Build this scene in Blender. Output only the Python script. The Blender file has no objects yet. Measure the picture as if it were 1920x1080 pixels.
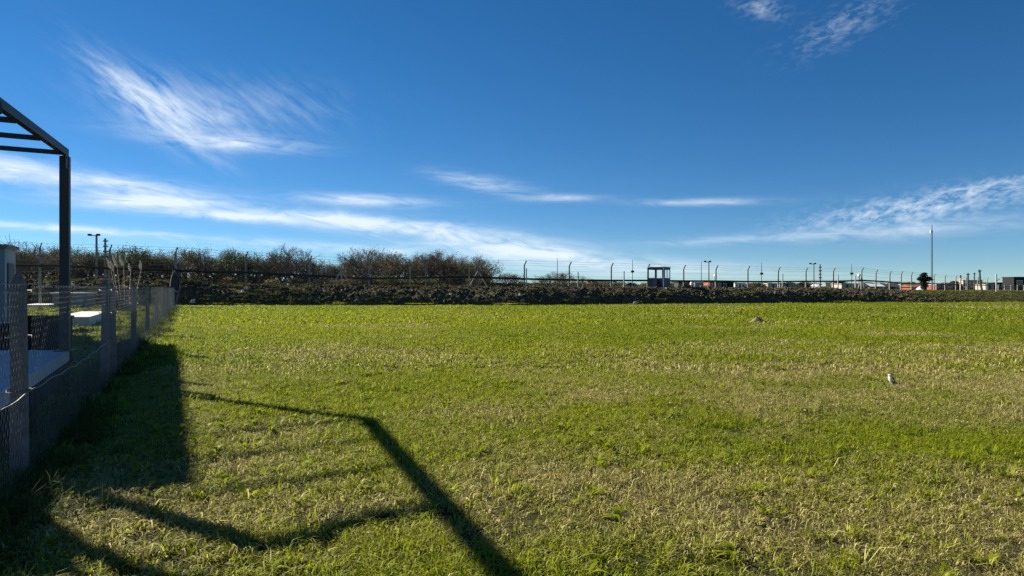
import bpy, math, random
import numpy as np
from mathutils import Vector, Matrix, Euler
random.seed(7); rng = np.random.default_rng(7)
R = math.radians
scene = bpy.context.scene
COL = scene.collection

# ------------------------------------------------------------------ camera, sky, sun
EYE = 1.6
cam = bpy.data.cameras.new('camera'); cam.lens = 24.0; cam.sensor_width = 36.0
cam.clip_start = 0.05; cam.clip_end = 9000
camo = bpy.data.objects.new('camera', cam); COL.objects.link(camo)
camo.location = (0, 0, EYE); camo.rotation_euler = (R(90), 0, 0)
scene.camera = camo
scene.view_settings.view_transform = 'Standard'
scene.view_settings.look = 'None'
scene.view_settings.gamma = 1.0
scene.view_settings.use_curve_mapping = False
scene.view_settings.exposure = 1.22
scene.cycles.max_bounces = 6; scene.cycles.diffuse_bounces = 2; scene.cycles.glossy_bounces = 2; scene.cycles.transmission_bounces = 4; scene.cycles.transparent_max_bounces = 8

SUN_EL = R(30.1); SUN_AZ = math.atan2(-0.870, 0.494)       # azimuth of the sun from +Y towards +X
sd = Vector((math.sin(SUN_AZ) * math.cos(SUN_EL), math.cos(SUN_AZ) * math.cos(SUN_EL), math.sin(SUN_EL)))
sun = bpy.data.lights.new('sun', 'SUN'); sun.energy = 5.0; sun.angle = R(0.53); sun.color = (1.0, 0.93, 0.80)
suno = bpy.data.objects.new('sun', sun); COL.objects.link(suno)
suno.rotation_euler = sd.to_track_quat('Z', 'Y').to_euler(); suno.location = (-40, 25, 40)

world = bpy.data.worlds.new('World'); scene.world = world; world.use_nodes = True
wn = world.node_tree.nodes; wl = world.node_tree.links; wn.clear()
SKY_STRENGTH = 0.047
def wadd(t, **k):
    n = wn.new(t)
    for a, b in k.items(): setattr(n, a, b)
    return n
def wm(op, a, b=None, c=None, clamp=False):
    n = wadd('ShaderNodeMath', operation=op, use_clamp=clamp)
    for i, v in enumerate((a, b, c)):
        if v is None: continue
        if isinstance(v, (int, float)): n.inputs[i].default_value = v
        else: wl.new(v, n.inputs[i])
    return n.outputs[0]
sky = wadd('ShaderNodeTexSky', sky_type='NISHITA', sun_disc=False, sun_elevation=SUN_EL, sun_rotation=SUN_AZ % (2 * math.pi),
           altitude=50.0, air_density=1.0, dust_density=0.0, ozone_density=2.2)
hs = wadd('ShaderNodeHueSaturation'); hs.inputs['Saturation'].default_value = 1.22; hs.inputs['Value'].default_value = 1.0
tint = wadd('ShaderNodeMixRGB', blend_type='MULTIPLY'); tint.inputs[0].default_value = 1; tint.inputs[2].default_value = (.80, .93, 1.06, 1)   # clear-air white balance
wl.new(sky.outputs[0], tint.inputs[1]); wl.new(tint.outputs[0], hs.inputs['Color'])
tc = wadd('ShaderNodeTexCoord'); sp = wadd('ShaderNodeSeparateXYZ'); wl.new(tc.outputs['Generated'], sp.inputs[0])
sv = wadd('ShaderNodeCombineXYZ'); wl.new(sp.outputs[0], sv.inputs[0]); wl.new(sp.outputs[1], sv.inputs[1])      # dry clear air: no yellow band at the horizon
wl.new(wm('ADD', wm('MULTIPLY', wm('MAXIMUM', sp.outputs[2], 0.0), 1.5), 0.032), sv.inputs[2]); wl.new(sv.outputs[0], sky.inputs[0])
az = wm('ARCTAN2', sp.outputs[0], sp.outputs[1])
el = wm('ARCSINE', sp.outputs[2])
# cirrus and small cumulus banks: each at its own azimuth / elevation (degrees) in the sky
# (az, el, half length, half width, tilt, density, streak scale, stretch, seed, threshold)
def azel(px, py):
    a = math.atan2(px - 960, 1280); e = math.atan2(540 - py, math.hypot(1280, px - 960))
    return math.degrees(a), math.degrees(e)
clouds = []
def cl(px, py, hl, hw, tilt, dens, sc, st, seed, thr=0.42):
    a, e = azel(px, py)
    clouds.append((a, e, hl / 22.3, hw / 22.3, tilt, dens, sc, st, seed, thr))
cl(290, 205, 92, 26, -36, 1.15, 0.85, 3.4, 1, .40)
cl(330, 205, 85, 32, -20, 0.65, 0.8, 2.6, 27, .44)
cl(410, 262, 110, 14, -1, 1.0, 1.1, 5.0, 2, .36)
cl(430, 200, 150, 40, 4, 0.35, 0.9, 5.0, 3, .45)
cl(20, 318, 62, 19, -3, 1.2, 0.9, 3.4, 4, .38)
cl(275, 376, 105, 12, 1, 1.3, 1.2, 4.0, 5, .31)
cl(215, 345, 110, 13, -3, 1.0, 1.2, 4.0, 15, .34)
cl(680, 376, 105, 10, -1, 0.85, 1.2, 6.0, 6, .34)
cl(905, 345, 80, 13, -10, 0.7, 1.1, 4.0, 7, .38)
cl(1050, 371, 70, 6, 0, 0.5, 1.0, 6.0, 8, .34)
cl(1310, 379, 100, 6, -1, 0.6, 1.0, 6.0, 9, .32)
cl(430, 404, 170, 8, -2, 1.1, 0.9, 7.0, 10, .34)
cl(700, 422, 200, 15, -5, 1.2, 0.8, 6.0, 11, .32)
cl(960, 465, 190, 22, -8, 1.1, 0.8, 5.0, 12, .33)
cl(640, 465, 330, 9, -2, 0.60, 1.1, 8.0, 13, .40)
cl(110, 428, 190, 6, -2, 0.8, 1.1, 8.0, 14, .36)
cl(1180, 500, 280, 16, -3, 0.50, 0.8, 6.0, 16, .30)
cl(1860, 350, 95, 12, 7, 0.62, 2.2, 2.0, 17, .46)
cl(1700, 395, 150, 22, 6, 0.85, 2.4, 2.0, 18, .48)
cl(1730, 428, 150, 14, 2, 0.5, 1.6, 3.0, 19, .38)
cl(1400, 448, 200, 8, 2, 0.35, 1.0, 6.0, 20, .36)
cl(1580, 48, 80, 26, 20, 0.32, 2.0, 2.2, 21, .52)
cl(1425, 14, 40, 16, -20, 0.4, 1.6, 2.2, 22, .48)
for a, e, hl, hw, t, seed in ((75, 22, 14, 3, 10, 31), (110, 14, 18, 3, -5, 32), (160, 25, 16, 5, 12, 33), (-150, 12, 22, 3, 4, 34), (-95, 16, 14, 3, -8, 35), (-70, 30, 9, 3, -20, 36)):
    clouds.append((a, e, hl, hw, t, .8, .6, 5.0, seed, .40))
azd = wm('MULTIPLY', az, 180 / math.pi); eld = wm('MULTIPLY', el, 180 / math.pi)
def frame(tilt, sc, st, seed, dist, det=6):          # one shared cloud grain: streaks or puffs, as wisps of one layer share it
    c, s_ = math.cos(R(tilt)), math.sin(R(tilt))
    u = wm('ADD', wm('MULTIPLY', azd, c), wm('MULTIPLY', eld, s_)); v = wm('SUBTRACT', wm('MULTIPLY', eld, c), wm('MULTIPLY', azd, s_))
    cx = wadd('ShaderNodeCombineXYZ'); wl.new(wm('DIVIDE', u, st), cx.inputs[0]); wl.new(v, cx.inputs[1]); cx.inputs[2].default_value = seed
    nz = wadd('ShaderNodeTexNoise'); nz.inputs['Scale'].default_value = sc; nz.inputs['Detail'].default_value = det
    nz.inputs['Roughness'].default_value = 0.62; nz.inputs['Distortion'].default_value = dist
    wl.new(cx.outputs[0], nz.inputs['Vector']); return nz.outputs[0]
frames = {'wisp': frame(-32, 1.1, 4.0, 3.1, .35), 'streak': frame(-3, 1.5, 5.5, 8.2, .8), 'broad': frame(-6, .95, 4.0, 15.9, .9), 'puff': frame(10, 2.6, 2.2, 21.4, .3)}
tot = None
for (a, e, hl, hw, t, dens, sc, st, seed, thr) in clouds:
    fr = 'wisp' if seed in (1, 27, 3, 36) else ('puff' if seed in (17, 18, 21, 22) else ('broad' if seed in (10, 11, 12, 16, 4) else 'streak'))
    dx = wm('MULTIPLY', wm('SUBTRACT', azd, a), math.cos(R(e))); dy = wm('SUBTRACT', eld, e)
    c, s_ = math.cos(R(t)), math.sin(R(t))
    u = wm('ADD', wm('MULTIPLY', dx, c), wm('MULTIPLY', dy, s_)); v = wm('SUBTRACT', wm('MULTIPLY', dy, c), wm('MULTIPLY', dx, s_))
    uu = wm('DIVIDE', u, hl); vv = wm('DIVIDE', v, hw)
    fall = wm('EXPONENT', wm('MULTIPLY', wm('ADD', wm('MULTIPLY', uu, uu), wm('MULTIPLY', vv, vv)), -.9))
    n1 = wm('MULTIPLY', wm('SUBTRACT', wm('ADD', frames[fr], wm('MULTIPLY', fall, 0.12)), thr - .01), 2.4, clamp=True)
    d = wm('MULTIPLY', wm('MULTIPLY', n1, fall), dens)
    tot = d if tot is None else wm('SUBTRACT', wm('ADD', tot, d), wm('MULTIPLY', tot, d))
tot = wm('MINIMUM', wm('MAXIMUM', tot, 0.0), 0.86)
mx = wadd('ShaderNodeMixRGB'); wl.new(tot, mx.inputs[0]); wl.new(hs.outputs[0], mx.inputs[1])
mx.inputs[2].default_value = (8.4, 9.3, 10.2, 1)
world.cycles.sampling_method = 'MANUAL'; world.cycles.sample_map_resolution = 512
bg = wadd('ShaderNodeBackground'); bg.inputs[1].default_value = SKY_STRENGTH
wl.new(mx.outputs[0], bg.inputs[0])
wo = wadd('ShaderNodeOutputWorld'); wl.new(bg.outputs[0], wo.inputs[0])

# ------------------------------------------------------------------ helpers
def _h(ix, iy, s):
    n = (ix.astype(np.int64) * 374761393 + iy.astype(np.int64) * 668265263 + s * 2147483647) & 0x7fffffff
    n = ((n ^ (n >> 13)) * 1274126177) & 0x7fffffff
    n = ((n ^ (n >> 16)) * 374761393) & 0x7fffffff
    return (n & 0xffff) / 65535.0
def vnoise(x, y, s=0):
    x = np.asarray(x, float); y = np.asarray(y, float)
    ix = np.floor(x); iy = np.floor(y); fx = x - ix; fy = y - iy
    fx = fx * fx * (3 - 2 * fx); fy = fy * fy * (3 - 2 * fy)
    a = _h(ix, iy, s); b = _h(ix + 1, iy, s); c = _h(ix, iy + 1, s); d = _h(ix + 1, iy + 1, s)
    return a + (b - a) * fx + (c - a) * fy + (a - b - c + d) * fx * fy
def fbm(x, y, s=0, o=4):
    t = 0; w = 1; tw = 0
    for i in range(o):
        t = t + w * vnoise(np.asarray(x) * 2 ** i + 17.3 * i, np.asarray(y) * 2 ** i - 9.1 * i, s + i); tw += w; w *= .55
    return t / tw
def sstep(a, b, x):
    t = np.clip((np.asarray(x, float) - a) / (b - a), 0, 1); return t * t * (3 - 2 * t)

def nodes(name):
    m = bpy.data.materials.new(name); m.use_nodes = True
    nt = m.node_tree; nt.nodes.clear(); return m, nt
def mat(name, c, c2=None, rough=.8, scale=6.0, bump=.0, bscale=40.0, metal=0.0, spec=.3, transl=0.0, coord='Object'):
    m, nt = nodes(name); N = nt.nodes; L = nt.links
    p = N.new('ShaderNodeBsdfPrincipled'); o = N.new('ShaderNodeOutputMaterial')
    p.inputs['Roughness'].default_value = rough; p.inputs['Metallic'].default_value = metal
    p.inputs['Specular IOR Level'].default_value = spec
    t = N.new('ShaderNodeTexCoord')
    c2 = c2 or tuple(v * .72 for v in c)
    nz = N.new('ShaderNodeTexNoise'); nz.inputs['Scale'].default_value = scale; nz.inputs['Detail'].default_value = 6
    nz.inputs['Roughness'].default_value = .65
    L.new(t.outputs[coord], nz.inputs['Vector'])
    rp = N.new('ShaderNodeValToRGB'); rp.color_ramp.elements[0].position = .32; rp.color_ramp.elements[1].position = .68
    rp.color_ramp.elements[0].color = (*c2, 1); rp.color_ramp.elements[1].color = (*c, 1)
    L.new(nz.outputs[0], rp.inputs[0]); L.new(rp.outputs[0], p.inputs['Base Color'])
    if bump:
        n2 = N.new('ShaderNodeTexNoise'); n2.inputs['Scale'].default_value = bscale; n2.inputs['Detail'].default_value = 5
        L.new(t.outputs[coord], n2.inputs['Vector'])
        b = N.new('ShaderNodeBump'); b.inputs['Strength'].default_value = bump; b.inputs['Distance'].default_value = .02
        L.new(n2.outputs[0], b.inputs['Height']); L.new(b.outputs[0], p.inputs['Normal'])
    if transl:
        tr = N.new('ShaderNodeBsdfTranslucent'); L.new(rp.outputs[0], tr.inputs[0])
        ms = N.new('ShaderNodeMixShader'); ms.inputs[0].default_value = transl
        L.new(p.outputs[0], ms.inputs[1]); L.new(tr.outputs[0], ms.inputs[2]); L.new(ms.outputs[0], o.inputs[0])
    else: L.new(p.outputs[0], o.inputs[0])
    return m

class MB:
    def __init__(s): s.v = []; s.f = []
    def add(s, vs, fs):
        b = len(s.v); s.v += [tuple(v) for v in vs]; s.f += [tuple(i + b for i in f) for f in fs]; return s
    def box(s, x0, x1, y0, y1, z0, z1, M=None):
        vs = [Vector((x, y, z)) for z in (z0, z1) for y in (y0, y1) for x in (x0, x1)]
        if M is not None: vs = [M @ v for v in vs]
        return s.add(vs, [(0, 2, 3, 1), (4, 5, 7, 6), (0, 1, 5, 4), (2, 6, 7, 3), (0, 4, 6, 2), (1, 3, 7, 5)])
    def tube(s, pts, r, n=6, cap=True, sq=False):
        pts = [Vector(p) for p in pts]
        rs = r if isinstance(r, (list, tuple)) else [r] * len(pts)
        b = len(s.v)
        for i, p in enumerate(pts):
            d = (pts[min(i + 1, len(pts) - 1)] - pts[max(i - 1, 0)]).normalized()
            a = d.cross(Vector((0, 0, 1)) if abs(d.z) < .95 else Vector((0, 1, 0))).normalized(); c = d.cross(a)
            for k in range(n):
                t = 2 * math.pi * (k + (.5 if sq else 0)) / n
                s.v.append(tuple(p + (a * math.cos(t) + c * math.sin(t)) * rs[i]))
        for i in range(len(pts) - 1):
            for k in range(n):
                a0 = b + i * n + k; a1 = b + i * n + (k + 1) % n
                s.f.append((a0, a1, a1 + n, a0 + n))
        if cap and n > 2:
            s.f.append(tuple(b + k for k in reversed(range(n)))); e = b + (len(pts) - 1) * n
            s.f.append(tuple(e + k for k in range(n)))
        return s
    def lathe(s, prof, c=(0, 0, 0), n=12, sx=1, sy=1):
        b = len(s.v)
        for (r, z) in prof:
            for k in range(n):
                t = 2 * math.pi * k / n
                s.v.append((c[0] + r * sx * math.cos(t), c[1] + r * sy * math.sin(t), c[2] + z))
        for i in range(len(prof) - 1):
            for k in range(n):
                a0 = b + i * n + k; a1 = b + i * n + (k + 1) % n
                s.f.append((a0, a1, a1 + n, a0 + n))
        s.f.append(tuple(b + k for k in reversed(range(n)))); e = b + (len(prof) - 1) * n
        s.f.append(tuple(e + k for k in range(n)))
        return s
    def mesh(s, name, off=(0, 0, 0)):
        me = bpy.data.meshes.new(name)
        me.from_pydata([(v[0] - off[0], v[1] - off[1], v[2] - off[2]) for v in s.v], [], s.f); me.update()
        return me

def root_of(o):
    while o.parent: o = o.parent
    return o
def tag(o, label=None, cat=None, group=None, kind=None):
    if label: o['label'] = label
    if cat: o['category'] = cat
    if group: o['group'] = group
    if kind: o['kind'] = kind
    return o
def thing(name, loc, label, cat, group=None, rz=0):
    o = bpy.data.objects.new(name, None); COL.objects.link(o); o.location = loc; o.rotation_euler = (0, 0, rz)
    o.empty_display_size = .2
    return tag(o, label, cat, group)
def put(name, me, m, parent=None, loc=(0, 0, 0), rot=(0, 0, 0), smooth=False, scale=None):
    if m and not me.materials: me.materials.append(m)
    if smooth: me.shade_smooth()
    o = bpy.data.objects.new(name, me); COL.objects.link(o); o.parent = parent
    o.location = loc; o.rotation_euler = rot
    if scale: o.scale = scale
    return o
def part(name, mb, m, parent, smooth=False, bevel=0, world_=True):
    off = root_of(parent).location if (parent and world_) else (0, 0, 0)
    o = put(name, mb.mesh(name, off), m, parent, smooth=smooth)
    if bevel:
        b = o.modifiers.new('bevel', 'BEVEL'); b.width = bevel; b.segments = 2; b.limit_method = 'ANGLE'
    return o
def solo(name, mb, m, loc, label, cat, group=None, smooth=False, rz=0, bevel=0):
    o = put(name, mb.mesh(name), m, None, loc=loc, rot=(0, 0, rz), smooth=smooth); tag(o, label, cat, group)
    if bevel:
        b = o.modifiers.new('bevel', 'BEVEL'); b.width = bevel; b.segments = 2; b.limit_method = 'ANGLE'
    return o
def npmesh(name, V, F4=None, F3=None, attrs=None):
    me = bpy.data.meshes.new(name)
    F4 = np.zeros((0, 4), int) if F4 is None else F4; F3 = np.zeros((0, 3), int) if F3 is None else F3
    nl = F4.size + F3.size; npoly = len(F4) + len(F3)
    me.vertices.add(len(V)); me.vertices.foreach_set('co', np.asarray(V, np.float32).ravel())
    me.loops.add(nl); me.loops.foreach_set('vertex_index', np.concatenate([F4.ravel(), F3.ravel()]).astype(np.int32))
    me.polygons.add(npoly)
    ls = np.concatenate([np.arange(len(F4)) * 4, F4.size + np.arange(len(F3)) * 3]).astype(np.int32)
    me.polygons.foreach_set('loop_start', ls)
    me.update(calc_edges=True); me.validate()
    for k, a in (attrs or {}).items():
        at = me.attributes.new(k, 'FLOAT', 'POINT'); at.data.foreach_set('value', np.asarray(a, np.float32))
    return me
def at(px, dist):                        # sideways place of a sight line at a distance (plain trigonometry from the survey)
    return (px - 960) / 1280 * dist
def hgt(py, dist):
    return EYE + (540 - py) / 1280 * dist

# ------------------------------------------------------------------ terrain
def zb(x): return np.interp(x, [-80, -30, 1, 18, 36.5, 55, 140], [63, 62, 62, 68, 73, 76, 92])
def hc(x): return np.interp(x, [-90, -33, -26, -18, 1, 20, 40, 50, 62], [2.2, 2.25, 1.92, 1.72, 1.58, 1.52, 1.42, 1.18, 1.1])
PLAT = 1.1
def ground(x, y, fine=True):
    x = np.asarray(x, float); y = np.asarray(y, float)
    t = y - zb(x); w = np.interp(x, [38, 56], [2.8, 9.0]); h = hc(x)
    rise = np.clip(t / w, 0, 1); rise = rise ** .8 * (1.6 - .6 * rise); rise = np.clip(rise, 0, 1)
    z = np.where(t < w, h * rise, PLAT + (h - PLAT) * (1 - sstep(0, 4.5, t - w)))
    z = np.where(t <= 0, 0, z)
    mead = (fbm(x * .35, y * .35, 3, 3) - .5) * .07 + (fbm(x * 2.1, y * 2.1, 9, 3) - .5) * .03
    z = z + mead * np.where(t > 120, 0, 1)
    if fine:
        k = sstep(-.3, .5, t) * (1 - sstep(w + .6, w + 3.5, t)) * np.interp(x, [42, 54], [1, .35])
        c = fbm(x * 1.3, y * 1.3, 21, 3) - .5
        c2 = np.abs(fbm(x * 3.2, y * 3.2, 33, 3) - .5)
        z = z + k * (c * .42 - c2 * .55 + .06)
    return z
def gz(x, y): return float(ground(np.array([x]), np.array([y]))[0])

def dryness(x, y):
    """how much of the turf is dead straw, 0..1"""
    x = np.asarray(x, float); y = np.asarray(y, float)
    n = fbm(x * .22, y * .30, 51, 4); n2 = fbm(x * .9, y * .9, 57, 3)
    d = .33 + (n - .5) * 1.7 + (n2 - .5) * 1.3
    d += .34 * np.exp(-((x - 3.2) / 5.5) ** 2 - ((y - 13.5) / 3.6) ** 2)
    d += .16 * sstep(2, 9, x) * (1 - sstep(16, 22, y))
    d += .22 * np.exp(-((x - 9.5) / 6.0) ** 2 - ((y - 12.0) / 6.0) ** 2)
    d += .20 * np.exp(-((x - 3.5) / 3.2) ** 2 - ((y - 4.0) / 3.0) ** 2)
    d += .45 * np.exp(-((x + 1.35) / .8) ** 2 - ((y - 5.05) / .45) ** 2)
    d += .35 * np.exp(-((x + 3.0) / .7) ** 2 - ((y - 4.5) / .4) ** 2)
    d -= .42 * sstep(17, 27, y) * np.interp(x, [0, 26], [1, .65])
    d -= .40 * np.exp(-((x + 2.4) / 3.4) ** 2 - ((y - 8.6) / 3.6) ** 2)
    d += .25 * np.exp(-((y - 58) / 3.0) ** 2)
    return np.clip(d, 0.02, .95)
def yellow(x, y):
    """fresh lime green versus plain green"""
    v = .5 + (fbm(np.asarray(x) * .16, np.asarray(y) * .22, 71, 3) - .5) * 1.4
    v = v + .10 + .65 * np.exp(-((np.asarray(x) + 9) / 11) ** 2 - ((np.asarray(y) - 36) / 14) ** 2) - .25 * sstep(4, 22, x)
    return np.clip(v, 0, 1)

def turf_material(name, attr_type, soil=False, transl=.5):
    m, nt = nodes(name); N = nt.nodes; L = nt.links
    def A(n, ty=attr_type):
        a = N.new('ShaderNodeAttribute'); a.attribute_type = ty; a.attribute_name = n; return a.outputs['Fac']
    def mth(op, a, b, clamp=False):
        q = N.new('ShaderNodeMath'); q.operation = op; q.use_clamp = clamp
        for i, v in enumerate((a, b)):
            if isinstance(v, (int, float)): q.inputs[i].default_value = v
            else: L.new(v, q.inputs[i])
        return q.outputs[0]
    def mix(f, a, b):
        q = N.new('ShaderNodeMixRGB')
        if isinstance(f, float): q.inputs[0].default_value = f
        else: L.new(f, q.inputs[0])
        for i, v in ((1, a), (2, b)):
            if isinstance(v, tuple): q.inputs[i].default_value = (*v, 1)
            else: L.new(v, q.inputs[i])
        return q.outputs[0]
    dry, yel = A('dry'), A('yel')
    geo = N.new('ShaderNodeNewGeometry')
    nz = N.new('ShaderNodeTexNoise'); nz.inputs['Scale'].default_value = 9.0; nz.inputs['Detail'].default_value = 5
    L.new(geo.outputs['Position'], nz.inputs['Vector'])
    if soil:
        rnd = nz.outputs[0]
        n3 = N.new('ShaderNodeTexNoise'); n3.inputs['Scale'].default_value = 55.0; n3.inputs['Detail'].default_value = 4
        L.new(geo.outputs['Position'], n3.inputs['Vector'])
        g = mix(n3.outputs[0], (.010, .013, .004), (.055, .066, .008))
        s = mix(n3.outputs[0], (.026, .021, .013), (.15, .125, .070))
        f = mth('MULTIPLY', mth('SUBTRACT', mth('ADD', dry, mth('MULTIPLY', rnd, .8)), .75), 2.2, True)
        col = mix(f, g, s)
    else:
        rnd = A('tint', 'GEOMETRY'); r2 = A('shade', 'GEOMETRY')
        g = mix(yel, (.072, .125, .010), (.215, .250, .003))
        g = mix(mth('MULTIPLY', r2, .75), g, (.38, .41, .03))
        s = mix(r2, (.14, .115, .024), (.80, .70, .29))
        f = mth('MULTIPLY', mth('SUBTRACT', mth('ADD', dry, .08), rnd), 6.0, True)
        col = mix(f, g, s)
    p = N.new('ShaderNodeBsdfPrincipled'); L.new(col, p.inputs['Base Color'])
    p.inputs['Roughness'].default_value = .95 if soil else .55
    p.inputs['Specular IOR Level'].default_value = .05 if soil else .12
    o = N.new('ShaderNodeOutputMaterial')
    if soil:
        b = N.new('ShaderNodeBump'); b.inputs['Strength'].default_value = .9; b.inputs['Distance'].default_value = .05
        L.new(n3.outputs[0], b.inputs['Height']); L.new(b.outputs[0], p.inputs['Normal'])
        L.new(p.outputs[0], o.inputs[0])
    else:
        tr = N.new('ShaderNodeBsdfTranslucent')
        tcx = mix(.25, col, (.24, .30, .003)); L.new(tcx, tr.inputs[0])
        ms = N.new('ShaderNodeMixShader'); ms.inputs[0].default_value = transl
        L.new(p.outputs[0], ms.inputs[1]); L.new(tr.outputs[0], ms.inputs[2]); L.new(ms.outputs[0], o.inputs[0])
    return m
M_turf_soil = turf_material('turf_soil', 'GEOMETRY', True)
M_blade = turf_material('grass_blade', 'INSTANCER')
M_bank = mat('bank_soil', (.115, .100, .058), (.026, .024, .015), rough=1, scale=2.6, bump=1.0, bscale=9, spec=.05)

def lines(a, segs):
    out = [a]
    for (to, st, gr) in segs:
        while out[-1] < to - 1e-6:
            out.append(min(out[-1] + st, to)); st *= gr
    return np.array(out)
xs_r = lines(-3, [(78, .28, 1.0), (2600, .5, 1.25)])
xs_l = -lines(3, [(66, .28, 1.0), (2600, .5, 1.25)])[::-1]
xs = np.concatenate([xs_l, np.arange(-2.75, -2.9 + 5.9, .25)[:-1], xs_r]); xs = np.unique(np.round(xs, 3))
def strip(name, ts, m, kind='structure'):
    X, T = np.meshgrid(xs, ts); Y = T + zb(X); Z = ground(X, Y)
    ny, nx = X.shape; i = np.arange(ny * nx).reshape(ny, nx)
    F = np.stack([i[:-1, :-1], i[:-1, 1:], i[1:, 1:], i[1:, :-1]], -1).reshape(-1, 4)
    V = np.stack([X, Y, Z], -1).reshape(-1, 3)
    me = npmesh(name, V, F, None, {'dry': dryness(V[:, 0], V[:, 1]), 'yel': yellow(V[:, 0], V[:, 1])})
    me.shade_smooth()
    return tag(put(name, me, m), kind=kind)
t_m = lines(-90, [(-40, .5, 1), (-.8, .4, 1), (0, .16, 1)])
t_b = lines(0, [(3.6, .13, 1), (9.6, .4, 1.05)])
t_f = lines(9.6, [(60, 1.2, 1.08), (3500, 5, 1.3)])
strip('meadow', t_m, M_turf_soil); strip('earth_bank', t_b, M_bank)
M_plain = mat('plain_grass', (.085, .090, .030), (.05, .055, .02), rough=1, scale=.25, spec=.05)
strip('far_plain', t_f, M_plain)

# ------------------------------------------------------------------ instanced vegetation ("stuff")
def blade_patch(name, n, size, hmin, hmax, w, flat=.25, lean=.7, seed=0, wide=None):
    r = np.random.default_rng(seed)
    nc = max(3, int(n / 11)); cxx = (r.random(nc) - .5) * size; cyy = (r.random(nc) - .5) * size; ch = .55 + .9 * r.random(nc) ** 2; ct = r.random(nc); ci = r.integers(0, nc, n)
    sp = size / math.sqrt(nc) * .55
    ox = r.normal(0, sp * .5, n); oy = r.normal(0, sp * .5, n); bx = cxx[ci] + ox; by = cyy[ci] + oy
    cn = fbm(bx * 4 / size * 1.6 + seed, by * 4 / size * 1.6, seed, 2)
    h = (hmin + (hmax - hmin) * r.random(n) ** 1.6) * (.6 + .8 * cn)
    h = h * ch[ci]
    ang = np.arctan2(oy, ox) + r.normal(0, .9, n); ln = lean * (.25 + r.random(n))
    isf = r.random(n) < flat
    dx = np.cos(ang); dy = np.sin(ang)
    ww = w * (.6 + .8 * r.random(n)) * np.where(isf, .75, 1)
    facing = ang + math.pi / 2 + (r.random(n) - .5) * 1.2
    px, py = np.cos(facing) * ww * .5, np.sin(facing) * ww * .5
    hx = h * ln
    z0 = np.where(isf, .006 + .03 * r.random(n), -.01)
    m1z = np.where(isf, z0 + .012, h * .62); m1r = np.where(isf, h * .6, hx * .35)
    tz = np.where(isf, z0 + (r.random(n) - .3) * .02, h * (1 - .25 * ln)); tr = np.where(isf, h * 1.3, hx)
    V = np.zeros((n, 5, 3))
    V[:, 0] = np.stack([bx - px, by - py, z0], -1); V[:, 1] = np.stack([bx + px, by + py, z0], -1)
    V[:, 2] = np.stack([bx + dx * m1r + px * .85, by + dy * m1r + py * .85, m1z], -1)
    V[:, 3] = np.stack([bx + dx * m1r - px * .85, by + dy * m1r - py * .85, m1z], -1)
    V[:, 4] = np.stack([bx + dx * tr, by + dy * tr, tz], -1)
    b = np.arange(n)[:, None] * 5
    F4 = b + np.array([[0, 1, 2, 3]]); F3 = b + np.array([[3, 2, 4]])
    tint = np.where(isf, r.random(n) * .35, np.clip(.55 * ct[ci] + .5 * r.random(n), 0, 1)); shade = r.random(n) ** 1.5
    me = npmesh(name, V.reshape(-1, 3), F4, F3, {'tint': np.repeat(tint, 5), 'shade': np.repeat(shade, 5)})
    me.materials.append(M_blade)
    return bpy.data.objects.new(name, me)        # source mesh, drawn only through its scatter

def scatter(name, src, x, y, z, rot, sc, dry=None, yel=None, label=None, cat=None, kind='stuff', mat_=None, tilt=None):
    V = np.stack([x, y, z], -1)
    me = bpy.data.meshes.new(name); me.vertices.add(len(V)); me.vertices.foreach_set('co', V.astype(np.float32).ravel())
    for k, a in (('rot', rot), ('sc', sc), ('dry', dry), ('yel', yel), ('tilt', tilt)):
        if a is None: continue
        t = me.attributes.new(k, 'FLOAT', 'POINT'); t.data.foreach_set('value', np.asarray(a, np.float32))
    me.update()
    o = bpy.data.objects.new(name, me); COL.objects.link(o); tag(o, label, cat, kind=kind)
    ng = bpy.data.node_groups.new(name + '_scatter', 'GeometryNodeTree')
    ng.interface.new_socket('Geometry', in_out='INPUT', socket_type='NodeSocketGeometry')
    ng.interface.new_socket('Geometry', in_out='OUTPUT', socket_type='NodeSocketGeometry')
    N = ng.nodes; L = ng.links
    gi = N.new('NodeGroupInput'); go = N.new('NodeGroupOutput')
    mp = N.new('GeometryNodeMeshToPoints'); L.new(gi.outputs[0], mp.inputs[0])
    ip = N.new('GeometryNodeInstanceOnPoints'); L.new(mp.outputs[0], ip.inputs['Points'])
    oi = N.new('GeometryNodeObjectInfo'); oi.inputs['Object'].default_value = src
    L.new(oi.outputs['Geometry'], ip.inputs['Instance'])
    def na(k):
        a = N.new('GeometryNodeInputNamedAttribute'); a.data_type = 'FLOAT'; a.inputs['Name'].default_value = k; return a.outputs['Attribute']
    cx = N.new('ShaderNodeCombineXYZ'); L.new(na('rot'), cx.inputs[2])
    if tilt is not None: L.new(na('tilt'), cx.inputs[0])
    e2r = N.new('FunctionNodeEulerToRotation'); L.new(cx.outputs[0], e2r.inputs[0]); L.new(e2r.outputs[0], ip.inputs['Rotation'])
    L.new(na('sc'), ip.inputs['Scale']); L.new(ip.outputs[0], go.inputs[0])
    md = o.modifiers.new('scatter', 'NODES'); md.node_group = ng
    return o
def wedge(y0, y1, step, jit=.5, k=.86, pad=1.5):
    px, py = [], []
    y = y0
    while y < y1:
        hw = y * k + pad; n = int(2 * hw / step)
        xx = -hw + (np.arange(n) + .5) * step + (rng.random(n) - .5) * step * jit * 2
        px.append(xx); py.append(y + (rng.random(n) - .5) * step * jit * 2)
        y += step
    return np.concatenate(px), np.concatenate(py)
def fence_x(y): return -1.43 - .47 * y
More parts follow.
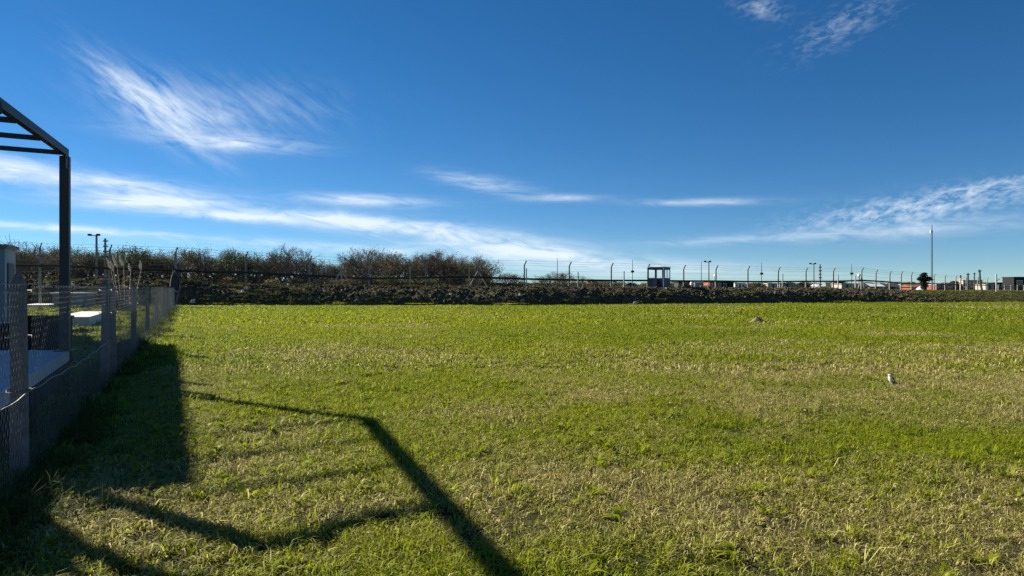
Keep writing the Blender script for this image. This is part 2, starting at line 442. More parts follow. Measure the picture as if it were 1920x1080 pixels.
def do_grass(y0, y1, step, specs, nm, smin=.85, smax=1.2, mask=None):
    x, y = wedge(y0, y1, step)
    keep = y < zb(x) + .15
    # the deck and the slabs stay clear
    keep &= ~((y > 5.6) & (y < 11.8) & (x < -7.6 + .5 * (11.7 - y) - .1))
    if mask is not None: keep &= mask(x, y)
    x, y = x[keep], y[keep]
    which = rng.integers(0, len(specs), len(x))
    for i, sp_ in enumerate(specs):
        s = which == i; xx, yy = x[s], y[s]; n = len(xx)
        patch_ = blade_patch(nm + '_blades', seed=100 + i + int(y0), **sp_)
        d = dryness(xx, yy)
        scatter(nm, patch_, xx, yy, ground(xx, yy, False), rng.random(n) * 6.283, (smin + (smax - smin) * rng.random(n)) * (.72 + .62 * fbm(xx * 1.1, yy * 1.1, 17, 2)),
                np.clip(d + (rng.random(n) - .5) * .12, 0, 1), yellow(xx, yy), 'short mixed turf of green and dry straw blades covering the meadow', 'grass')
near = dict(n=430, size=.52, hmin=.02, hmax=.072, w=.0062, flat=.36, lean=1.5)
do_grass(3.0, 13.0, .30, [near, dict(near, hmax=.09), dict(near, n=380, hmin=.024), dict(near, n=480, hmax=.06)], 'meadow_grass')
mid = dict(n=400, size=1.1, hmin=.03, hmax=.085, w=.0145, flat=.32, lean=1.4)
do_grass(13.0, 30.0, .62, [mid, dict(mid, hmax=.105), dict(mid, n=350)], 'meadow_grass')
far = dict(n=380, size=2.2, hmin=.04, hmax=.10, w=.034, flat=.28, lean=1.2)
do_grass(30.0, 93.0, 1.15, [far, dict(far, hmax=.125)], 'meadow_grass')

# taller tussocks scattered over the turf and thick along the near fence
tuss = [blade_patch('tussock_blades', 80, .15, .06, .15, .0085, flat=.08, lean=1.2, seed=200 + i) for i in range(2)]
for i, srcp in enumerate(tuss):
    x, y = wedge(3.2, 24, .5, 1.0); keep = (rng.random(len(x)) < .12 + .75 * sstep(.48, .72, fbm(x * .5, y * .5, 80 + i, 3))) & (x > fence_x(y) - 3)
    x, y = x[keep], y[keep]; n = len(x)
    scatter('grass_tussock', srcp, x, y, ground(x, y, False), rng.random(n) * 6.28, .5 + .7 * rng.random(n), dryness(x, y) * .5, yellow(x, y),
            'tufts of longer green grass standing out of the short turf', 'grass')
rank = blade_patch('rank_blades', 170, .45, .12, .36, .010, flat=.08, lean=1.0, seed=211)
M_rank = mat('rank_leaf', (.070, .100, .022), (.035, .055, .014), rough=.7, scale=3, transl=.25, spec=.1)  # green set darker than the turf blades, standing in for shade along the fence
rank.data.materials.clear(); rank.data.materials.append(M_rank)
yy = np.concatenate([rng.uniform(3.0, 56, 420), rng.uniform(3.0, 8, 110)])
xx = fence_x(yy) + rng.normal(0, .26, len(yy)) - .1
yy2 = rng.uniform(3.0, 5.4, 70); xx2 = fence_x(yy2) + rng.uniform(-.6, .35, 70)
xx = np.concatenate([xx, xx2]); yy = np.concatenate([yy, yy2])
scatter('fence_weeds', rank, xx, yy, ground(xx, yy, False), rng.random(len(xx)) * 6.28, np.where(yy > 8, .45 + .5 * rng.random(len(xx)), .3 + .35 * rng.random(len(xx))),
        np.full(len(xx), .12), yellow(xx, yy), 'rank long grass and weeds growing along the foot of the near wire fence', 'grass')
# grass beyond the near fence, longer
x, y = wedge(12.5, 62, .9, 1.0); k = x < fence_x(y) - .4; x, y = x[k], y[k]
k = rng.random(len(x)) < .6; x, y = x[k], y[k]
scatter('yard_grass', rank, x, y, ground(x, y, False), rng.random(len(x)) * 6.28, .5 + .5 * rng.random(len(x)), np.full(len(x), .1), np.full(len(x), .8),
        'long uncut grass in the yard behind the near fence', 'grass')

# broad-leaved weeds in the turf
def leaf_rosette(name, n, ln, wd, seed, up=.9):
    r = random.Random(seed); V = []; F = []; T = []; S = []
    for i in range(n):
        a = r.random() * 6.283; L = ln * (.6 + .6 * r.random()); e = up * (.3 + .7 * r.random()); W = wd * (.7 + .6 * r.random())
        d = Vector((math.cos(a), math.sin(a), 0)); s = Vector((-d.y, d.x, 0)); b = len(V); px_ = 0; pz = 0
        tt = r.uniform(.55, 1); ss = r.random() * .7
        for j, (q, wq) in enumerate(((0, .2), (.3, .8), (.62, 1), (.88, .6), (1.0, .06))):
            if j: px_ += L * .27 * math.cos(e); pz += L * .27 * math.sin(e); e -= .38
            c = d * px_ + Vector((0, 0, pz))
            for sg in (-1, 1): V.append(tuple(c + s * sg * W * wq * .5 + Vector((0, 0, .12 * W * wq)))); T.append(tt); S.append(ss)
        for j in range(4): F.append((b + 2 * j, b + 2 * j + 1, b + 2 * j + 3, b + 2 * j + 2))
    me = npmesh(name, np.array(V), np.array(F), None, {'tint': T, 'shade': S}); me.materials.append(M_blade); me.shade_smooth()
    return bpy.data.objects.new(name, me)
for i in range(3):
    ros = leaf_rosette('rosette', 7 + 2 * i, .14, .022 + .008 * i, 300 + i, 1.25)
    x, y = wedge(3.3, 19, .27, 1.0)
    den = .10 + .75 * np.exp(-((x + 3.2) / 2.3) ** 2 - ((y - 7.6) / 2.6) ** 2) + .2 * sstep(.5, .7, fbm(x * .4, y * .4, 91, 3))
    k = (rng.random(len(x)) < den * .55) & (x > fence_x(y)); x, y = x[k], y[k]; n = len(x)
    scatter('broadleaf_weeds', ros, x, y, ground(x, y, False), rng.random(n) * 6.28, .38 + .62 * rng.random(n), np.full(n, .0), np.clip(yellow(x, y) + .1, 0, 1),
            'broad-leaved green weeds sprouting from the turf', 'weeds')
# dead leaves and bits of straw
lit = MB()
lit.add([(-.018, 0, .012), (0, -.011, .02), (.02, 0, .012), (.002, .012, .028)], [(0, 1, 2, 3)])
M_lit = mat('dead_leaf', (.50, .44, .32), (.30, .24, .15), rough=.8, scale=30, transl=.3)
lm = lit.mesh('dead_leaf_bit'); lm.materials.append(M_lit); lo = bpy.data.objects.new('dead_leaf_bit', lm)
x, y = wedge(3.2, 20, .38, 1.0); k = rng.random(len(x)) < .32 + .4 * np.exp(-((x + 1.4) / 1.2) ** 2 - ((y - 5) / .7) ** 2); x, y = x[k], y[k]; n = len(x)
scatter('leaf_litter', lo, x, y, ground(x, y, False) + .02 + .03 * rng.random(n), rng.random(n) * 6.28, .5 + .8 * rng.random(n), tilt=(rng.random(n) - .5) * 1.4,
        label='pale dead leaves and straw bits lying in the grass', cat='leaf litter')

# clods and weeds on the bank
def lump(name, seed, m):
    import bmesh
    bm = bmesh.new(); bmesh.ops.create_icosphere(bm, subdivisions=2, radius=1)
    r = random.Random(seed); ph = [r.random() * 6 for _ in range(6)]
    for v in bm.verts:
        c = v.co
        k = 1 + .22 * math.sin(3 * c.x + ph[0]) * math.sin(4 * c.y + ph[1]) + .18 * math.sin(6 * c.z + ph[2] + 3 * c.x) + r.uniform(-.1, .1)
        v.co = Vector((c.x * k, c.y * k * .8, c.z * k * .62))
    me = bpy.data.meshes.new(name); bm.to_mesh(me); bm.free(); me.materials.append(m)
    return bpy.data.objects.new(name, me)
M_clod = mat('clod_soil', (.16, .135, .088), (.034, .030, .020), rough=1, scale=2.0, bump=.8, bscale=10, spec=.05)
for i in range(2):
    lo_ = lump('clod_lump', 40 + i, M_clod)
    n = 7500; x = rng.uniform(-62, 50, n); t = rng.random(n) ** .9 * 4.2 - .1; y = zb(x) + t
    sc = (.035 + .13 * rng.random(n) ** 2.6) * (.6 + .9 * fbm(x * .5, t * .8, 45, 2))
    k = rng.random(n) < np.interp(x, [36, 50], [1, .25]); x, y, sc = x[k], y[k], sc[k]; n = len(x)
    scatter('soil_clods', lo_, x, y, ground(x, y) + sc * .25, rng.random(n) * 6.28, sc, tilt=rng.random(n) * 3,
            label='loose dark clods of earth heaped along the bank', cat='soil')
M_bankl = mat('bank_leaf', (.150, .155, .050), (.065, .072, .026), rough=.8, scale=.8, transl=.2, spec=.1)
bankp = [blade_patch('bank_blades', 130, .8, .06, .20, .030, flat=.12, lean=.9, seed=230), leaf_rosette('bank_rosette', 12, .26, .08, 240, 1.1)]
for i, sp_ in enumerate(bankp):
    sp_.data.materials.clear(); sp_.data.materials.append(M_bankl)
    n = 7000 if i == 0 else 3600
    x = rng.uniform(-66, 100, n); w = np.interp(x, [38, 56], [2.8, 9.0]); t = rng.random(n) * (w + 5); y = zb(x) + t
    cov = fbm(x * .35, t * .9, 61 + i, 3) + .24 * sstep(w - .7, w + .3, t) + .10 * (1 - sstep(.2, 1.0, t)) - .06 * (1 - sstep(-22, -12, x)) * 0 + .38 * sstep(40, 52, x) \
        + .10 * (1 - sstep(-20, -8, x))
    k = cov - .10 * sstep(-26, -10, x) * (x < 40) > .52 + .22 * rng.random(n); x, y = x[k], y[k]; n = len(x)
    scatter('bank_weeds', sp_, x, y, ground(x, y), rng.random(n) * 6.28, .6 + .7 * rng.random(n), np.clip(.15 + .75 * (fbm(x * .3, y * .3, 99, 2)), 0, 1), np.zeros(n),
            'low green weeds and grass growing over the earth bank', 'weeds')

# ------------------------------------------------------------------ materials
M_conc = mat('weathered_concrete', (.30, .285, .26), (.17, .16, .15), rough=.95, scale=5, bump=.5, bscale=60)
M_postc = mat('dark_old_concrete', (.20, .175, .165), (.10, .088, .083), rough=.95, scale=7, bump=.6, bscale=50)
M_conc2 = mat('pale_concrete', (.42, .40, .36), (.26, .25, .22), rough=.95, scale=2, bump=.4, bscale=30)
M_deck = mat('deck_concrete', (.48, .50, .52), (.36, .38, .41), rough=.85, scale=2.5, bump=.2, bscale=30)
M_white = mat('white_paint', (.80, .79, .76), (.66, .65, .62), rough=.7, scale=4)
M_blackp = mat('black_steel', (.012, .013, .015), (.008, .009, .010), rough=.5, scale=8, metal=.0, spec=.5)
M_wire = mat('galvanised_wire', (.33, .33, .34), (.18, .18, .19), rough=.45, scale=20, metal=.5)
M_rustw = mat('aged_wire', (.22, .20, .18), (.12, .10, .08), rough=.6, scale=20, metal=.3)
M_farwire = mat('dark_wire', (.09, .10, .11), (.05, .05, .06), rough=.6, metal=.3)
M_hose = mat('black_pipe', (.018, .018, .02), (.03, .028, .026), rough=.6, scale=3)
M_bluegrey = mat('blue_grey_render', (.30, .36, .42), (.22, .27, .32), rough=.9, scale=1.5, bump=.2)
M_booth = mat('booth_paint', (.080, .098, .135), (.050, .062, .088), rough=.6, scale=3)
M_boothw = mat('booth_white', (.62, .62, .60), (.45, .45, .44), rough=.6, scale=6)
M_darkwall = mat('dark_wall', (.018, .019, .021), (.011, .012, .013), rough=.9, scale=3)
M_plaster = mat('house_plaster', (.36, .35, .33), (.28, .27, .255), rough=.9, scale=1.5)
M_brick = mat('brick_red', (.30, .105, .06), (.20, .07, .045), rough=.9, scale=3)
M_beige = mat('beige_wall', (.44, .38, .31), (.34, .29, .24), rough=.9, scale=2)
M_grey = mat('grey_wall', (.27, .26, .25), (.18, .175, .17), rough=.9, scale=2)
M_roofd = mat('dark_roof', (.045, .045, .05), (.03, .03, .033), rough=.8, scale=2)
M_roofl = mat('light_roof', (.55, .56, .57), (.42, .43, .44), rough=.6, scale=2)
M_roofr = mat('tile_roof', (.24, .09, .055), (.16, .06, .04), rough=.8, scale=4)
M_wood = mat('grey_timber', (.30, .255, .20), (.18, .15, .115), rough=.9, scale=6, bump=.3)
M_bark = mat('bark', (.150, .125, .100), (.080, .065, .054), rough=1, scale=5, spec=.1)
M_twig = mat('twigs', (.200, .172, .135), (.105, .088, .070), rough=1, scale=1.2, spec=.1)
M_leafo = mat('leaf_olive', (.110, .120, .030), (.060, .068, .020), rough=.7, scale=1.0, transl=.3)
M_leafb = mat('leaf_brown', (.185, .135, .055), (.095, .072, .034), rough=.8, scale=1.0, transl=.3)
M_leafd = mat('leaf_dark', (.022, .032, .014), (.012, .018, .009), rough=.7, scale=1.5, transl=.15)
M_leafg = mat('leaf_green', (.070, .095, .024), (.040, .055, .018), rough=.7, scale=1.0, transl=.3)
M_plume = mat('pampas_plume', (.82, .74, .62), (.62, .54, .42), rough=.9, scale=9, transl=.35)
M_owlb = mat('owl_brown', (.125, .09, .06), (.055, .04, .028), rough=.95, scale=60)
M_owlw = mat('owl_cream', (.72, .68, .58), (.50, .44, .34), rough=.95, scale=50)
M_eye = mat('owl_eye', (.75, .55, .05), (.6, .4, .04), rough=.2, scale=5)
M_beak = mat('owl_beak', (.30, .27, .18), (.2, .18, .12), rough=.4, scale=5)
M_mound = mat('mound_soil', (.26, .20, .13), (.15, .11, .075), rough=1, scale=9, bump=.8, bscale=40, spec=.05)
M_cloth = mat('shade_cloth', (.05, .055, .055), (.03, .033, .035), rough=.9, scale=8)
M_net = mat('grey_net', (.16, .17, .18), (.10, .11, .12), rough=.9, scale=6)
def glass(name):
    m, nt = nodes(name); N = nt.nodes; L = nt.links
    g = N.new('ShaderNodeBsdfGlossy'); g.inputs['Roughness'].default_value = .04; t = N.new('ShaderNodeBsdfTransparent')
    t.inputs[0].default_value = (.88, .93, .93, 1)
    f = N.new('ShaderNodeFresnel'); ms = N.new('ShaderNodeMixShader'); o = N.new('ShaderNodeOutputMaterial')
    ms.inputs[0].default_value = .07; L.new(t.outputs[0], ms.inputs[1]); L.new(g.outputs[0], ms.inputs[2]); L.new(ms.outputs[0], o.inputs[0])
    return m
M_glass = glass('clear_glass')
M_dglass = mat('dark_window', (.03, .035, .045), (.02, .024, .03), rough=.15, spec=.6)

# ------------------------------------------------------------------ buildings on the left (mostly outside the frame)
hu = Vector((-.447, .894, 0)); hv = Vector((-.894, -.447, 0))
HM = Matrix(((hu.x, hv.x, 0, -13.2), (hu.y, hv.y, 0, 11.5), (0, 0, 1, 0), (0, 0, 0, 1)))
house = thing('house', (-13.2, 11.5, 0), 'two storey grey rendered house left of the black pergola, out of the picture', 'house')
b = MB(); b.box(0, 14.5, 0, 9, 0, 6.85, HM); part('wall', b, M_plaster, house)
b = MB(); b.box(14.503, 19.2, 2.2, 8.8, 0, 6.8, HM); part('wall', b, M_plaster, house)
b = MB(); b.box(-.12, 14.62, -.12, 9.12, 6.853, 7.05, HM); part('roof', b, M_roofd, house)
b = MB(); b.box(14.65, 19.3, 2.1, 8.9, 6.803, 7.0, HM); part('roof', b, M_roofd, house)
for u0 in (1.2, 5.0, 9.0):
    for z0 in (1.3, 4.3):
        b = MB(); b.box(u0, u0 + 1.5, -.05, .02, z0, z0 + 1.3, HM); w = part('window', b, M_white, house)
        b = MB(); b.box(u0 + .08, u0 + 1.42, -.065, -.052, z0 + .08, z0 + 1.22, HM); part('pane', b, M_dglass, w)

# shed by the far end of the yard
SX, SY = at(9, 26.0), 26.0; SH = 3.12
shed = thing('shed', (SX, SY, 0), 'blue-grey rendered shed with dark openings, behind the wire fence at the left edge', 'shed')
SM = Matrix(((.905, -.425, 0, SX), (.425, .905, 0, SY), (0, 0, 1, 0), (0, 0, 0, 1)))
b = MB(); b.box(-5.2, 0, 0, 1.75, 0, SH, SM); part('wall', b, M_bluegrey, shed)
b = MB(); b.box(-5.35, .1, -.15, 1.85, SH + .003, SH + .14, SM); part('roof', b, M_grey, shed)
b = MB(); b.box(.003, .05, .35, 1.35, .05, 2.55, SM); d_ = part('door', b, M_booth, shed, bevel=.01)
b = MB(); b.box(.052, .09, 1.2, 1.28, 1.2, 1.32, SM); part('handle', b, M_wire, d_)
b = MB(); b.box(-1.3, -.22, -.05, -.003, 1.75, 2.75, SM); w = part('window', b, M_dglass, shed)
b = MB()
for x0, x1, z0, z1 in ((-1.36, -.16, 2.75, 2.82), (-1.36, -.16, 1.68, 1.75), (-1.36, -1.3, 1.75, 2.75), (-.22, -.16, 1.75, 2.75)):
    b.box(x0, x1, -.08, -.004, z0, z1, SM)
part('frame', b, M_bluegrey, w)
b = MB(); r_ = random.Random(3)
for i in range(260):
    q_ = SM @ Vector((-r_.uniform(-.2, 5.2), r_.uniform(-.1, 1.9), 0)); x0, y0 = q_.x, q_.y
    p = Vector((x0, y0, SH + .12)); d = Vector((r_.uniform(-1, 1), r_.uniform(-1, .6), r_.uniform(-.3, 1))).normalized()
    pts = [p]
    for j in range(3): pts.append(pts[-1] + d * r_.uniform(.08, .22)); d = (d + Vector((r_.uniform(-.5, .5), r_.uniform(-.5, .5), r_.uniform(-.6, .2)))).normalized()
    b.tube(pts, [.012, .01, .008, .004], 3, False)
v = solo('dry_creeper', b, M_twig, (0, 0, 0), 'dry tangled creeper growing over the roof of the blue-grey shed', 'creeper')

# black low wall behind the deck, slabs and trough in the yard
b = MB(); b.box(-10.38, -9.34, 14.2, 14.5, 0, .96)
lw = thing('low_wall', (-11, 14.2, 0), 'low black wall behind the pergola deck', 'wall')
part('wall_body', b, M_darkwall, lw); b = MB(); b.box(-10.41, -9.31, 14.17, 14.53, .963, 1.02); part('coping', b, M_darkwall, lw, bevel=.01)
b = MB(); b.box(-13.6, -10.383, 14.22, 14.48, 0, .86); part('wall_body', b, M_darkwall, lw)  # lower dark block that keeps the area below the shed black
def slab(px0, px1, d0, d1, h, m, lab, name='concrete_slab', th=.16):
    x0, x1 = at(px0, d0), at(px1, d0)
    L_ = d1 - d0; K = Matrix(((1, -.47, 0, 0), (0, 1, 0, 0), (0, 0, 1, 0), (0, 0, 0, 1)))
    b = MB(); b.box(0, x1 - x0, 0, L_, -.02, h, K)
    return solo(name, b, m, (x0, d0, 0), lab, 'slab', bevel=.015)
slab(104, 168, 28, 34.5, .42, M_white, 'white sunlit concrete slab just behind the paired fence posts')
slab(44, 92, 57, 62, .20, M_white, 'white slab lying in the grass left of the pergola post')
tx = at(97, 54); tw = at(161, 54) - tx
tank = thing('water_trough', (tx + tw / 2, 54.5, 0), 'grey concrete trough with a white lid beyond the pergola post', 'trough')
b = MB(); b.box(tx, tx + tw - .1, 54, 55.4, .35, 1.12); part('basin', b, M_grey, tank, bevel=.02)
b = MB(); b.box(tx - .08, tx + tw, 53.9, 55.5, 1.123, 1.24); part('lid', b, M_white, tank, bevel=.02)
for k in (tx + .1, tx + tw - .5):
    b = MB(); b.box(k, k + .3, 54.1, 55.3, 0, .347); part('foot', b, M_grey, tank)

# deck
deck = thing('deck', (-7.6, 11.65, 0), 'raised pale concrete deck under the black pergola', 'deck')
P = [(-7.55, 11.65), (-4.85, 6.25), (-11.0, 4.2), (-16.0, 7.5), (-12.9, 11.65)]
def prism(pts, z0, z1):
    b = MB(); n = len(pts); vs = [(x, y, z0) for x, y in pts] + [(x, y, z1) for x, y in pts]
    area = sum(pts[i][0] * pts[(i + 1) % n][1] - pts[(i + 1) % n][0] * pts[i][1] for i in range(n))
    if area < 0: vs = [(x, y, z0) for x, y in pts[::-1]] + [(x, y, z1) for x, y in pts[::-1]]
    b.add(vs, [tuple(range(n))[::-1], tuple(range(n, 2 * n))] + [(i, (i + 1) % n, n + (i + 1) % n, n + i) for i in range(n)])
    return b
part('deck_slab', prism(P, .36, .54), M_deck, deck, bevel=.015)
part('plinth', prism([(x * .985 - .1, y - .08 if y > 8 else y + .12) for x, y in P], -.05, .357), M_darkwall, deck)

# ------------------------------------------------------------------ pergola
CX, CY, CH = -7.53, 11.5, 3.89
perg = thing('pergola', (CX, CY, 0), 'tall black steel pergola with parallel rafters standing over the deck', 'pergola')
bd = Vector((.383, -1, 0)).normalized(); bp = Vector((-bd.y * -1, 0, 0))
side = Vector((-1.8, -1, 0)).normalized()
def beam(p0, p1, w, h, up=Vector((0, 0, 1))):
    p0, p1 = Vector(p0), Vector(p1); d = (p1 - p0).normalized(); s = d.cross(up).normalized() * w / 2; u = up * h / 2
    b = MB(); vs = [p0 - s - u, p0 + s - u, p0 + s + u, p0 - s + u, p1 - s - u, p1 + s - u, p1 + s + u, p1 - s + u]
    b.add(vs, [(0, 1, 2, 3), (7, 6, 5, 4), (0, 4, 5, 1), (1, 5, 6, 2), (2, 6, 7, 3), (3, 7, 4, 0)]); return b
yaw = math.atan2(bd.y, bd.x)
RM = Matrix.Translation((CX, CY, 0)) @ Matrix.Rotation(yaw, 4, 'Z')
for q in (0, 8.6):
    M = Matrix.Translation(Vector((CX, CY, 0)) + bd * q) @ Matrix.Rotation(yaw, 4, 'Z')
    b = MB(); b.box(-.07, .07, -.07, .07, 0 if q else .541, CH - .075, M); pst = part('post', b, M_blackp, perg, bevel=.006)
    b = MB(); b.box(-.14, .14, -.14, .14, (0 if q else .541) + .001, (0 if q else .541) + .02, M); part('base_plate', b, M_blackp, pst)
top = Vector((CX, CY, CH))
part('beam', beam(top - bd * .07, top + bd * 10.8, .085, .125), M_blackp, perg, bevel=.005)
out = side * 5.4
M = Matrix.Translation(Vector((CX, CY, 0))) @ Matrix.Rotation(yaw, 4, 'Z')
b = MB(); b.box(-.075, .22, .051, .060, CH - .30, CH - .075, M); jp = part('joint_plate', b, M_blackp, perg)
for u_, z_ in ((-.04, -.12), (-.04, -.24), (.05, -.12), (.17, -.12)):
    b = MB(); b.tube([M @ Vector((u_, .060, CH + z_)), M @ Vector((u_, .074, CH + z_))], .013, 6); part('bolt', b, M_wire, jp)
part('beam', beam(top + out - bd * .07, top + out + bd * 10.8, .10, .145), M_blackp, perg, bevel=.005)
k = 0; q = .03
while q < 10.7:
    if 3 < q < 7.4: q += 1.17; continue
    p = top + bd * q + Vector((0, 0, -.02)); part('rafter', beam(p + side * .056, p + side * 5.33, .03, .075), M_blackp, perg); q += 1.17
def roll(pts, r, label):  # unseen rolls, bent so that their shadows draw curves on the turf
    # smooth curve through points
    P_ = [Vector(p) for p in pts]; out_ = []
    for i in range(len(P_) - 1):
        p0 = P_[max(i - 1, 0)]; p1 = P_[i]; p2 = P_[i + 1]; p3 = P_[min(i + 2, len(P_) - 1)]
        for j in range(6):
            t = j / 6; out_.append(.5 * ((2 * p1) + (p2 - p0) * t + (2 * p0 - 5 * p1 + 4 * p2 - p3) * t * t + (3 * p1 - p0 - 3 * p2 + p3) * t ** 3))
    out_.append(P_[-1])
    b = MB(); rs = [r * (1 + .25 * math.sin(i * 1.7)) for i in range(len(out_))]; b.tube(out_, rs, 8)
    o = solo('unseen_cloth_roll', b, M_cloth, (0, 0, 0), label, 'shade cloth', smooth=True); return o
def shadow_src(px, py, h):
    d = EYE * 1280 / (py - 540); x = at(px, d); return (x - 1.5 * h, d + .851 * h, h)
part('shade_panel', prism([shadow_src(a, c, 3.97)[:2] for a, c in ((-60, 840), (50, 865), (125, 930), (105, 1000), (170, 1090), (-250, 1130), (-420, 1000))], 3.966, 3.99), M_blackp, perg)  # unseen panel added to shade the near left corner, outline traced from that shade
roll([shadow_src(a, b_, 3.72) for a, b_ in ((845, 960), (700, 985), (610, 1010), (500, 1032), (400, 1012), (300, 976), (190, 942), (60, 900))], .075,
     'unseen rolled dark cloth shaped to cast the curved shadow on the turf, far one')
roll([shadow_src(a, b_, 3.72) for a, b_ in ((960, 1135), (700, 1150), (470, 1120), (300, 1085), (170, 1040), (60, 985), (-60, 940))], .085,
     'unseen rolled dark cloth shaped to cast the curved shadow on the turf, near one')

# ------------------------------------------------------------------ near fence
nf = thing('wire_fence', (fence_x(5.7), 5.7, 0), 'chain link fence on grey concrete posts running along the left of the meadow', 'fence')
fy = [-5.5, .1, 5.7, 11.3, 16.9, 22.5, 28.1, 33.7, 39.3, 44.9, 50.5, 55.5]
fd = Vector((-.47, 1, 0)).normalized(); fyaw = math.atan2(fd.y, fd.x)
pb = MB()
prof = [(.085, -.1), (.080, .6), (.070, 1.60), (.070, 1.62), (.056, 1.66), (.012, 1.76)]
pb.lathe(prof, n=4)
pm = pb.mesh('fence_post')
nfl = nf.location
for y_ in fy + [12.45]:
    sc = 1.0 if y_ != 12.45 else .97
    ox = random.uniform(-.012, .012)
    o = put('post', pm, M_postc, nf, loc=(fence_x(y_) - nfl.x, y_ - nfl.y, gz(fence_x(y_), y_)), rot=(random.uniform(-.02, .02), ox, fyaw + math.pi / 4), scale=(1, 1, sc))
    if y_ < 20:
        for zt in (.25, .75, 1.2, 1.58):
            tie = MB(); tie.tube([(.092 * math.cos(t), .092 * math.sin(t), zt + .01 * math.sin(3 * t)) for t in np.linspace(0, 2 * math.pi, 11)], .003, 4, False)
            put('tie_wire', tie.mesh('tie_wire'), M_rustw, o)
# chain link: woven zig-zag wires
plen = 5.6 * math.hypot(1, .47); Hm = 1.60; cell = .052
nw = int(plen / cell); rows = int(Hm / .055)
V = []; F = []; wr = .0011
for i in range(nw):
    for r_i in range(rows + 1):
        side_ = (i + r_i) % 2; zz = .03 + r_i * (Hm - .03) / rows; xx = (i + side_) * cell + (.003 if side_ else -.003)
        yo = .003 if side_ else -.003
        for k3 in range(3):
            t = k3 * 2.094; V.append((xx + wr * math.cos(t), yo + wr * math.sin(t), zz))
        if r_i:
            b0 = len(V) - 6
            for k3 in range(3): F.append((b0 + k3, b0 + (k3 + 1) % 3, b0 + 3 + (k3 + 1) % 3, b0 + 3 + k3))
mesh_panel = npmesh('chain_link', np.array(V), np.array(F)); mesh_panel.materials.append(M_wire)
for a, b_ in zip(fy[:-1], fy[1:]):
    s = (b_ - a) / 5.6
    put('chain_link_panel', mesh_panel, None, nf, loc=(fence_x(a) + .085 - nfl.x, a - nfl.y, .02), rot=(random.uniform(-.015, .015), 0, fyaw), scale=(s, 1, random.uniform(.99, 1.01)))
for hz_, rr, nm in ((1.61, .0022, 'top_wire'), (.045, .002, 'bottom_wire')):
    b = MB(); pts = []
    for y_ in np.linspace(-5.5, 55.5, 110): pts.append((fence_x(y_) + .088, y_, hz_ - .012 * abs(math.sin((y_ - .1) / 5.6 * math.pi)) + .02))
    b.tube(pts, rr, 4, False); part(nm, b, M_wire, nf)
b = MB(); pts = [(fence_x(y_) + .10, y_, .745 - .035 * math.sin((y_ - .1) / 5.6 * math.pi) ** 2 + .01 * math.sin(y_ * 7)) for y_ in np.linspace(.1, 11.3, 60)]
b.tube(pts, .0062, 5, False); part('loose_wire', b, M_rustw, nf)
# end post with bunched net
ex, ey = fence_x(55.6), 55.6
ep = thing('corner_post', (ex, ey, 0), 'tall dark corner post wrapped in bunched net at the far end of the near fence', 'fence post')
b = MB(); b.tube([(ex, ey, 0), (ex, ey, 3.35)], .07, 6); part('post', b, M_darkwall, ep)
b = MB(); b.lathe([(.55, 1.4), (.46, 1.75), (.38, 2.3), (.22, 2.75), (.09, 3.15), (.04, 3.2)], (ex + .12, ey, 0), 10, 1, .7); part('bunched_net', b, M_cloth, ep, smooth=True)
b = MB(); b.tube([(ex + .14, ey - .2, 3.0), (ex + .45, ey - .2, 2.6), (ex + .68, ey - .2, 2.1), (ex + .55, ey - .2, 1.4), (ex + .35, ey - .2, .6), (ex + .2, ey - .2, .1)], [.02, .04, .06, .07, .07, .05], 6)
part('hanging_cloth', b, M_net, ep, smooth=True)
b = MB(); b.tube([(ex - .1, ey + .1, 3.0), (ex - .9, ey + 1.2, 0)], .05, 6); part('brace', b, M_wood, ep)

# pampas grass
px0, pd0 = at(236, 47), 47
pam = thing('pampas_grass', (px0, pd0, 0), 'pampas grass with pale feathery plumes behind the wire fence', 'pampas grass')
b = MB(); r_ = random.Random(5)
for i in range(240):
    a = r_.random() * 6.28; L = r_.uniform(1.0, 2.1); e = r_.uniform(.9, 1.5); p = Vector((px0 + r_.uniform(-.5, .5), pd0 + r_.uniform(-.4, .4), 0)); pts = [p]
    for j in range(4): pts.append(pts[-1] + Vector((math.cos(a) * math.cos(e), math.sin(a) * math.cos(e), math.sin(e))) * L / 4); e -= .45
    b.tube(pts, [.016, .015, .012, .008, .003], 3, False)
part('leaves', b, M_leafg, pam)
for (pa, ya, pc, yc, w) in ((200, 484, 208, 505, .05), (207, 490, 213, 509, .045), (211, 480, 220, 502, .065), (224, 480, 232, 501, .06), (241, 495, 245, 510, .05), (263, 489, 264, 508, .07)):
    t = Vector((at(pa, pd0), pd0, hgt(ya, pd0))); q = Vector((at(pc, pd0), pd0, hgt(yc, pd0)))
    b = MB(); b.tube([(px0 + (q.x - px0) * .5, pd0, .3), q, t], [.012, .01, .004], 4)
    st = part('stem', b, M_plume, pam)
    b = MB(); rr = random.Random(int(pa))
    w *= 1.15; b.tube([q, q.lerp(t, .25), q.lerp(t, .6), q.lerp(t, .85), t], [.02, w, w * 1.1, w * .6, .01], 7)
    for j in range(170):
        s = rr.random(); c = q.lerp(t, s); d = (Vector((rr.uniform(-1, 1), rr.uniform(-1, 1), 0)) * .8 + (t - q).normalized() * 1.3).normalized() * rr.uniform(.10, .26) * (1.25 - s)
        b.add([c + Vector((.016, 0, 0)), c - Vector((.016, 0, 0)), c + d], [(0, 1, 2)])
    part('plume', b, M_plume, st, smooth=True)

